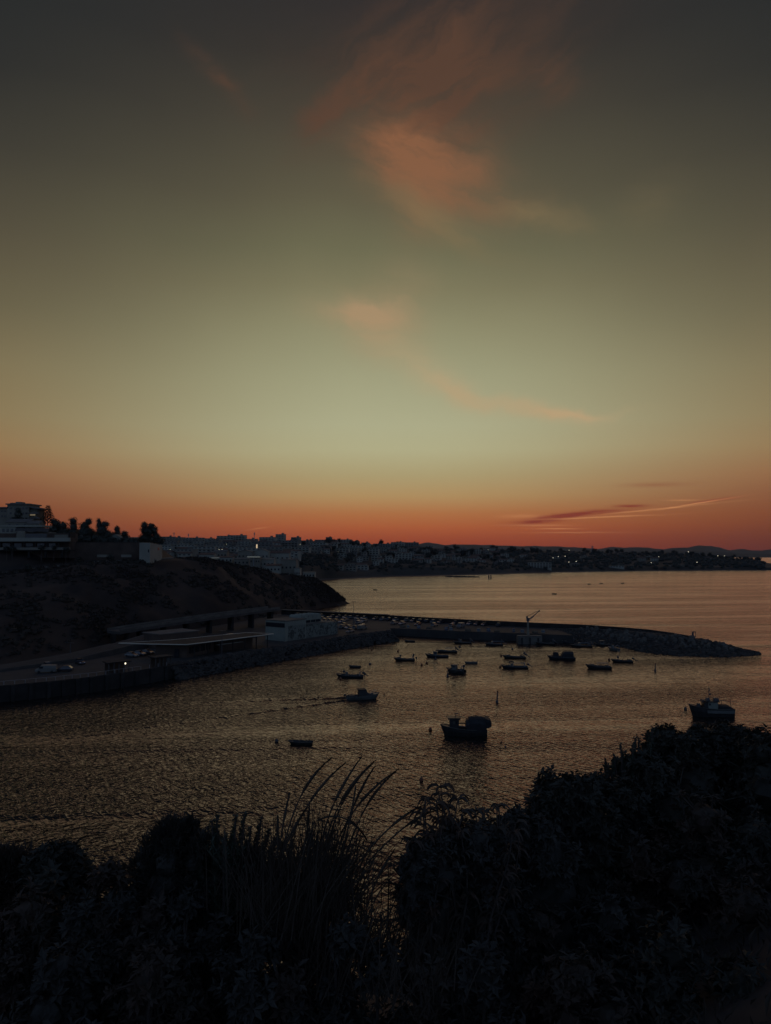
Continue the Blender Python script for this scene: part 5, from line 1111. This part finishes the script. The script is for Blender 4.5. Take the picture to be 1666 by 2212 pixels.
def curly_bush(label, px, ytop, D, hgt, seed, twigs, nm='dry_twig_bush'):
    """thin stems hung with curled, drooping dry leaves"""
    rnd = random.Random(seed); t, p = bush_base(nm, label, px, ytop, D, hgt); m = MB(); k_ = D/FD; st = MB()
    for dx, yt in twigs:
        tip = Vector((dx*k_, rnd.uniform(-.3, .3), hgt-(yt-ytop)*k_)); base = Vector((dx*k_*.6, tip.y, -.2)); pts = []
        for q in range(9):
            u = q/8; pts.append(base.lerp(tip, u)+Vector((.05*sin(u*7+dx), .04*cos(u*5+dx), 0)))
        st.tube(pts, [.016-.011*q/8 for q in range(9)], 5)
        for q in range(46):
            i = rnd.randrange(2, 9); c = pts[i]; a = rnd.uniform(0, 2*pi); L = rnd.uniform(.05, .13); pr = c; h = Vector((cos(a), sin(a), .7)); rr = [c]
            for w in range(4): pr = pr+h*L*.33; rr.append(pr); h = (h+Vector((0, 0, -.75))).normalized()
            m.tube(rr, [.006, .012, .011, .008, .003], 3)
    m.build('foliage', M_f3, t); st.build('stems', M_bark, t); return t
# grass clump
def grass(label, px, ybase, D, seed, blades, culms, spread, name='grass_clump', hmax=1.0, lean=.25):
    rnd = random.Random(seed); p = at(px, ybase, D); t = thing(name, label, 'grass', p); k_ = D/FD; m = MB()
    def blade(b, tip, w, sag):
        pts = [b.lerp(tip, u)+Vector((0, 0, sag*sin(pi*u))) for u in (0, .3, .6, .85, 1)]; ws = (w, w*.9, w*.65, w*.35, w*.05); rr = []
        for q, w_ in zip(pts, ws): rr.append([(q.x-w_/2, q.y, q.z), (q.x, q.y+w_*.35, q.z), (q.x+w_/2, q.y, q.z)])
        m.loft(rr, close=False, caps=False)
    for _ in range(blades):
        a = rnd.gauss(0, .5)+lean*.6; h = hmax*rnd.uniform(.35, 1.0); b = Vector((rnd.gauss(0, spread*.28), rnd.gauss(0, spread*.28), -.3)); blade(b, b+Vector((sin(a)*h*1.0, rnd.uniform(-.35, .35)*h, cos(a)*h*1.05)), rnd.uniform(.006, .013), .09*h)
    m.build('blades', M_f4, t)
    for (x0, y0, x1, y1, x2, y2) in culms:     # base, middle, tip in picture pixels
        yy = rnd.uniform(-.25, .25); A_, B_, C_ = [at(a, b, D+yy)-p for a, b in ((x0, y0), (x1, y1), (x2, y2))]; pts = []
        for q in range(13): u = q/12; pts.append(A_*((1-u)**2)+(B_*2-(A_+C_)*.5)*(2*u*(1-u))+C_*(u*u))
        m = MB(); m.tube(pts[:9], [.007]*9, 4); cu = m.build('culm', M_f4, t)
        m = MB()
        for q in range(6, 12):
            for s in range(34):
                c = pts[q].lerp(pts[q+1], rnd.random()); d = (pts[q+1]-pts[q]).normalized(); m.leaf(c, d*1.0+rdir(rnd)*.2, .065*(1-.4*(q-6)/6), .012)
        m.tube(pts[6:], [.006, .011, .013, .012, .009, .006, .002], 5); m.build('plume', M_f4, cu)
    return t
D = 6.5
CUL = [(612,1840,650,1720,712,1641),(620,1845,668,1735,742,1652),(690,1845,720,1740,778,1640),(700,1850,735,1735,808,1646),(702,1850,740,1735,800,1655),(728,1850,765,1740,806,1662),(715,1860,770,1745,858,1664),(745,1860,790,1745,850,1672),
       (605,1830,612,1780,624,1722),(655,1830,664,1790,668,1742),(770,1870,840,1790,905,1744),(780,1880,870,1790,940,1752),(690,1770,745,1768,790,1810),(600,1850,600,1800,600,1770),(735,1850,752,1790,768,1705)]
grass('tall clump of dry plumed grass leaning right, centre of the foreground', 680, 1900, D, 1, 620, CUL, .62, 'plume_grass', 1.0, .35)
for k, (px, yb, n, h, sp, lab) in enumerate([(790,1990,90,.6,.5,'shorter dry grass tuft right of the plumed clump'),(600,1900,200,.8,.7,'fine grass tuft at the left foot of the plumed clump'),(740,2010,260,.8,.9,'dense dark grass tuft below the plumed clump'),(885,2040,60,.45,.6,'thin grass tuft in the gap above the water'),(930,2020,90,.5,.6,'sparse grass tuft left under the right hand bush')]):
    grass(lab, px, yb, 6.2 if yb < 2030 else 5.0, 50+k, n, [(px, yb-20, px+25, yb-90, px+60, yb-150)] if k in (0, 1) else [], sp, hmax=h, lean=.3)
# left bushes
k7 = 7.0/FD
def LB(px, ytop, D, hgt, lst): kk = D/FD; return [((x-px)*kk, random.uniform(-.2, .2), hgt-(y-ytop)*kk, r*kk*.98) for x, y, r in lst]
needle_bush('dark blocky evergreen bush with a raised top, left of centre', 362, 1776, 7, .8, 2.0, 2, 5200, .065, blobs=LB(362,1776,7,2.0,[(366,1789,16),(384,1785,16),(400,1795,13),(375,1800,20),(350,1808,15),(334,1828,18),(322,1850,18),(395,1822,22),(375,1845,38),(425,1818,15),(446,1812,14),(430,1845,28),(325,1880,30),(450,1860,34),(370,1900,60),(460,1900,50),(320,1910,36)]))
spike_bush('bush of tall leafy spikes beside the plumed grass', 492, 1748, 6.8, 1.9, 3, [(-26,1760),(-17,1750),(4,1785),(26,1746),(36,1756),(50,1782),(66,1776),(-48,1792),(84,1800),(-60,1812),(100,1815),(116,1830),(14,1800)], .075)
needle_bush('dark bush mass under the leafy spikes', 500, 1822, 6.9, .9, 1.9, 4, 3600, .07, blobs=LB(500,1822,6.9,1.9,[(480,1872,30),(530,1878,32),(575,1902,32),(520,1930,60),(600,1940,50),(440,1930,50),(660,1970,50)]))
needle_bush('shaggy low shrub at the far left edge', 20, 1836, 7.5, .9, 1.8, 5, 3200, .085, mat_=M_f3, blobs=LB(20,1822,7.5,1.8,[(8,1850,28),(40,1845,20),(-20,1860,40),(30,1900,60),(80,1890,40)]))
rosette_bush('ragged leafy shrub second from the left edge', 110, 1826, 7.3, .8, 1.8, 6, 420, .10, nm='leafy_bush', blobs=LB(110,1814,7.3,1.8,[(105,1842,26),(135,1850,24),(85,1868,28),(150,1875,24),(115,1890,50)]))
for k, (px, yt, rr, lab, mm) in enumerate([(235,1868,70,'low brownish bush between the left shrubs and the blocky evergreen',M_f3),(60,1930,110,'wide brown tinged bush low at the left edge',M_f3),(190,1935,110,'rounded bush below the brownish one, left',M_f2),(330,1930,110,'wide bush under the blocky evergreen',M_f3),(470,1975,110,'bush low in front of the spikes',M_f2),(130,2040,130,'big dark bush in the lower left',M_f2),(330,2050,130,'broad bush in the lower left, right of the big dark one',M_f3),(560,2000,90,'bush at the foot of the grass clump',M_f2),(640,1965,90,'rounded bush behind the grass foot',M_f2),(745,2000,70,'low bush under the gap of water',M_f2),(620,2090,130,'wide bush low left of centre',M_f3),(265,1918,70,'bush filling below the low brownish bush, left',M_f2),(400,1915,80,'bush directly under the blocky evergreen',M_f2),(820,2060,100,'low bush in the bottom centre',M_f2)]):
    rosette_bush(lab, px, yt, 6.6-.7*(yt > 1990), rr*6.3/FD, 1.5, 60+k, 330, .085, mat_=mm, n_l=8, nm='low_bush')
# right mass, descending towards the centre
def RB(lab, px, yt, D, rr, seed, lst=None, n=430, ls=.085, mm=None, hgt=2.0):
    kk = D/FD; bl = None
    if lst: bl = [((x-px)*kk, random.uniform(-.25, .25), hgt-(y-yt)*kk, r*kk*1.18) for x, y, r in lst]
    rosette_bush(lab, px, yt, D, rr*kk, hgt, seed, n, ls, blobs=bl, mat_=mm)
RB('leafy whorled bush with a bumpy head in the middle right', 1215, 1668, 8, 80, 80, [(1245,1690,20),(1220,1695,24),(1195,1705,24),(1262,1712,20),(1180,1735,28),(1230,1730,40),(1190,1765,38),(1270,1760,40),(1225,1790,60)], 700, .085)
RB('leafy bush joining right of the whorled bush', 1310, 1682, 8.6, 80, 81, [(1300,1705,22),(1335,1708,24),(1350,1730,30),(1300,1745,40),(1370,1760,50),(1310,1800,60)], 560, .08)
RB('darker bush with a ragged crest halfway up the right side', 1375, 1625, 9, 80, 82, [(1385,1650,22),(1365,1672,24),(1400,1660,26),(1420,1690,36),(1370,1720,40),(1440,1740,60)], 560, .08)
RB('round headed leafy bush on the upper right', 1445, 1570, 9.6, 80, 83, [(1445,1592,20),(1465,1600,18),(1425,1606,20),(1455,1630,36),(1490,1640,36),(1430,1660,40),(1490,1690,60)], 620, .08)
RB('leafy bush just left of the right trawler reflection', 1512, 1566, 10, 80, 84, [(1515,1590,15),(1535,1604,15),(1497,1598,12),(1520,1634,32),(1560,1645,36)], 480, .08)
RB('dense bush under the right hand trawler', 1585, 1562, 10.2, 90, 85, [(1583,1586,16),(1603,1592,18),(1560,1606,16),(1628,1604,18),(1600,1640,40),(1655,1628,26),(1640,1665,45)], 640, .08)
RB('leafy bush at the right edge', 1665, 1584, 9.4, 80, 86, [(1660,1606,20),(1685,1600,22),(1640,1625,30),(1680,1650,50),(1640,1690,60)], 460, .08)
spike_bush('thin spiky stems rising from the ragged bush on the right', 1360, 1612, 9.1, 1.6, 87, [(-60,1660),(-48,1642),(-34,1628),(-20,1606),(-6,1600),(8,1590),(20,1596),(34,1580),(48,1574),(-70,1680),(60,1580),(-5,1620)], .06, 'spiky_shrub')
RB('leafy bush sloping down left of the whorled bush', 1130, 1752, 7.6, 80, 88, [(1110,1772,18),(1130,1785,24),(1160,1780,20),(1090,1795,22),(1130,1830,50),(1180,1830,50)], 520, .08, mm=M_f2)
curly_bush('tangle of thin stems with curled dry leaves, left end of the right hand mass', 940, 1716, 6.6, 1.5, 89, [(-22,1735),(-14,1722),(-4,1718),(8,1716),(22,1718),(38,1728),(-30,1760),(50,1745),(28,1760),(2,1750),(-40,1790),(60,1775),(72,1770),(84,1750),(98,1775),(112,1765),(128,1740),(134,1748),(146,1780),(158,1775),(172,1785),(-48,1800)])
RB('rounded bush beneath the curled dry stems', 960, 1798, 6.5, 80, 90, [(910,1828,26),(950,1822,26),(990,1822,28),(900,1858,28),(1030,1815,30),(940,1880,60),(1010,1880,70),(1060,1830,40)], 620, .06, mm=M_f2, hgt=1.8)
for k, (px, yt, rr, lab, mm) in enumerate([(1090,1860,100,'bush below the curled stems to the right',M_f2),(1230,1840,110,'bush beneath the whorled bush',M_f1),(1370,1800,120,'wide bush in the middle of the right slope',M_f3),(1520,1720,120,'brown tinged bush high on the right slope',M_f3),(1630,1760,120,'bush at the right edge, middle height',M_f1),(1480,1840,120,'bush low on the right slope',M_f2),(1610,1900,130,'big bush in the lower right',M_f3),(1320,1930,130,'big bush right of centre, low',M_f2),(1160,1950,110,'bush low in the centre right',M_f3),(1000,1950,90,'bush at the right of the water gap',M_f2),(1450,1990,140,'broad bush low at right',M_f1),(1040,2050,120,'bush near the bottom, right of centre',M_f2),(1250,2060,140,'bush near the bottom, middle right',M_f3),(1600,2070,140,'bush in the bottom right corner',M_f1),(930,2080,90,'small bush near the bottom centre',M_f3)]):
    d_ = 8.2 if yt < 1850 else 7.0 if yt < 1960 else 5.6
    rosette_bush(lab, px, yt, d_, rr*d_/FD, 1.7, 120+k, 360, .08, mat_=mm, n_l=8, nm='leafy_bush' if k % 2 else 'low_bush')
# ground cover
g = MB(); rnd = random.Random(12)
for k in range(9000):
    x = rnd.uniform(-9, 12); y = rnd.uniform(2.2, 13)
    if abs(x) > y*.62+2: continue
    p = Vector((x, y, gz(x, y))); h = rnd.uniform(.08, .22); g.leaf(p, Vector((rnd.uniform(-.6, .8), rnd.uniform(-.5, .5), 1)), h, .018+.02*rnd.random(), None, .2)
tag(g.build('ground_cover', M_f4), 'short dry grass covering the dark slope in the foreground', 'grass', kind='stuff')
# haze over the bay
def haze():
    m = bpy.data.materials.new('haze'); m.use_nodes = True; nt = m.node_tree; nt.nodes.remove(nt.nodes['Principled BSDF']); v = nt.nodes.new('ShaderNodeVolumePrincipled')
    v.inputs['Color'].default_value = (.8, .82, .86, 1); v.inputs['Density'].default_value = HAZE; v.inputs['Anisotropy'].default_value = 0.0
    nt.links.new(v.outputs[0], nt.nodes['Material Output'].inputs['Volume']); g = MB(); g.box((0, 6000, 180), (34000, 13000, 372)); tag(g.build('haze', m), kind='stuff')
HAZE = 0.000013
if HAZE: haze()
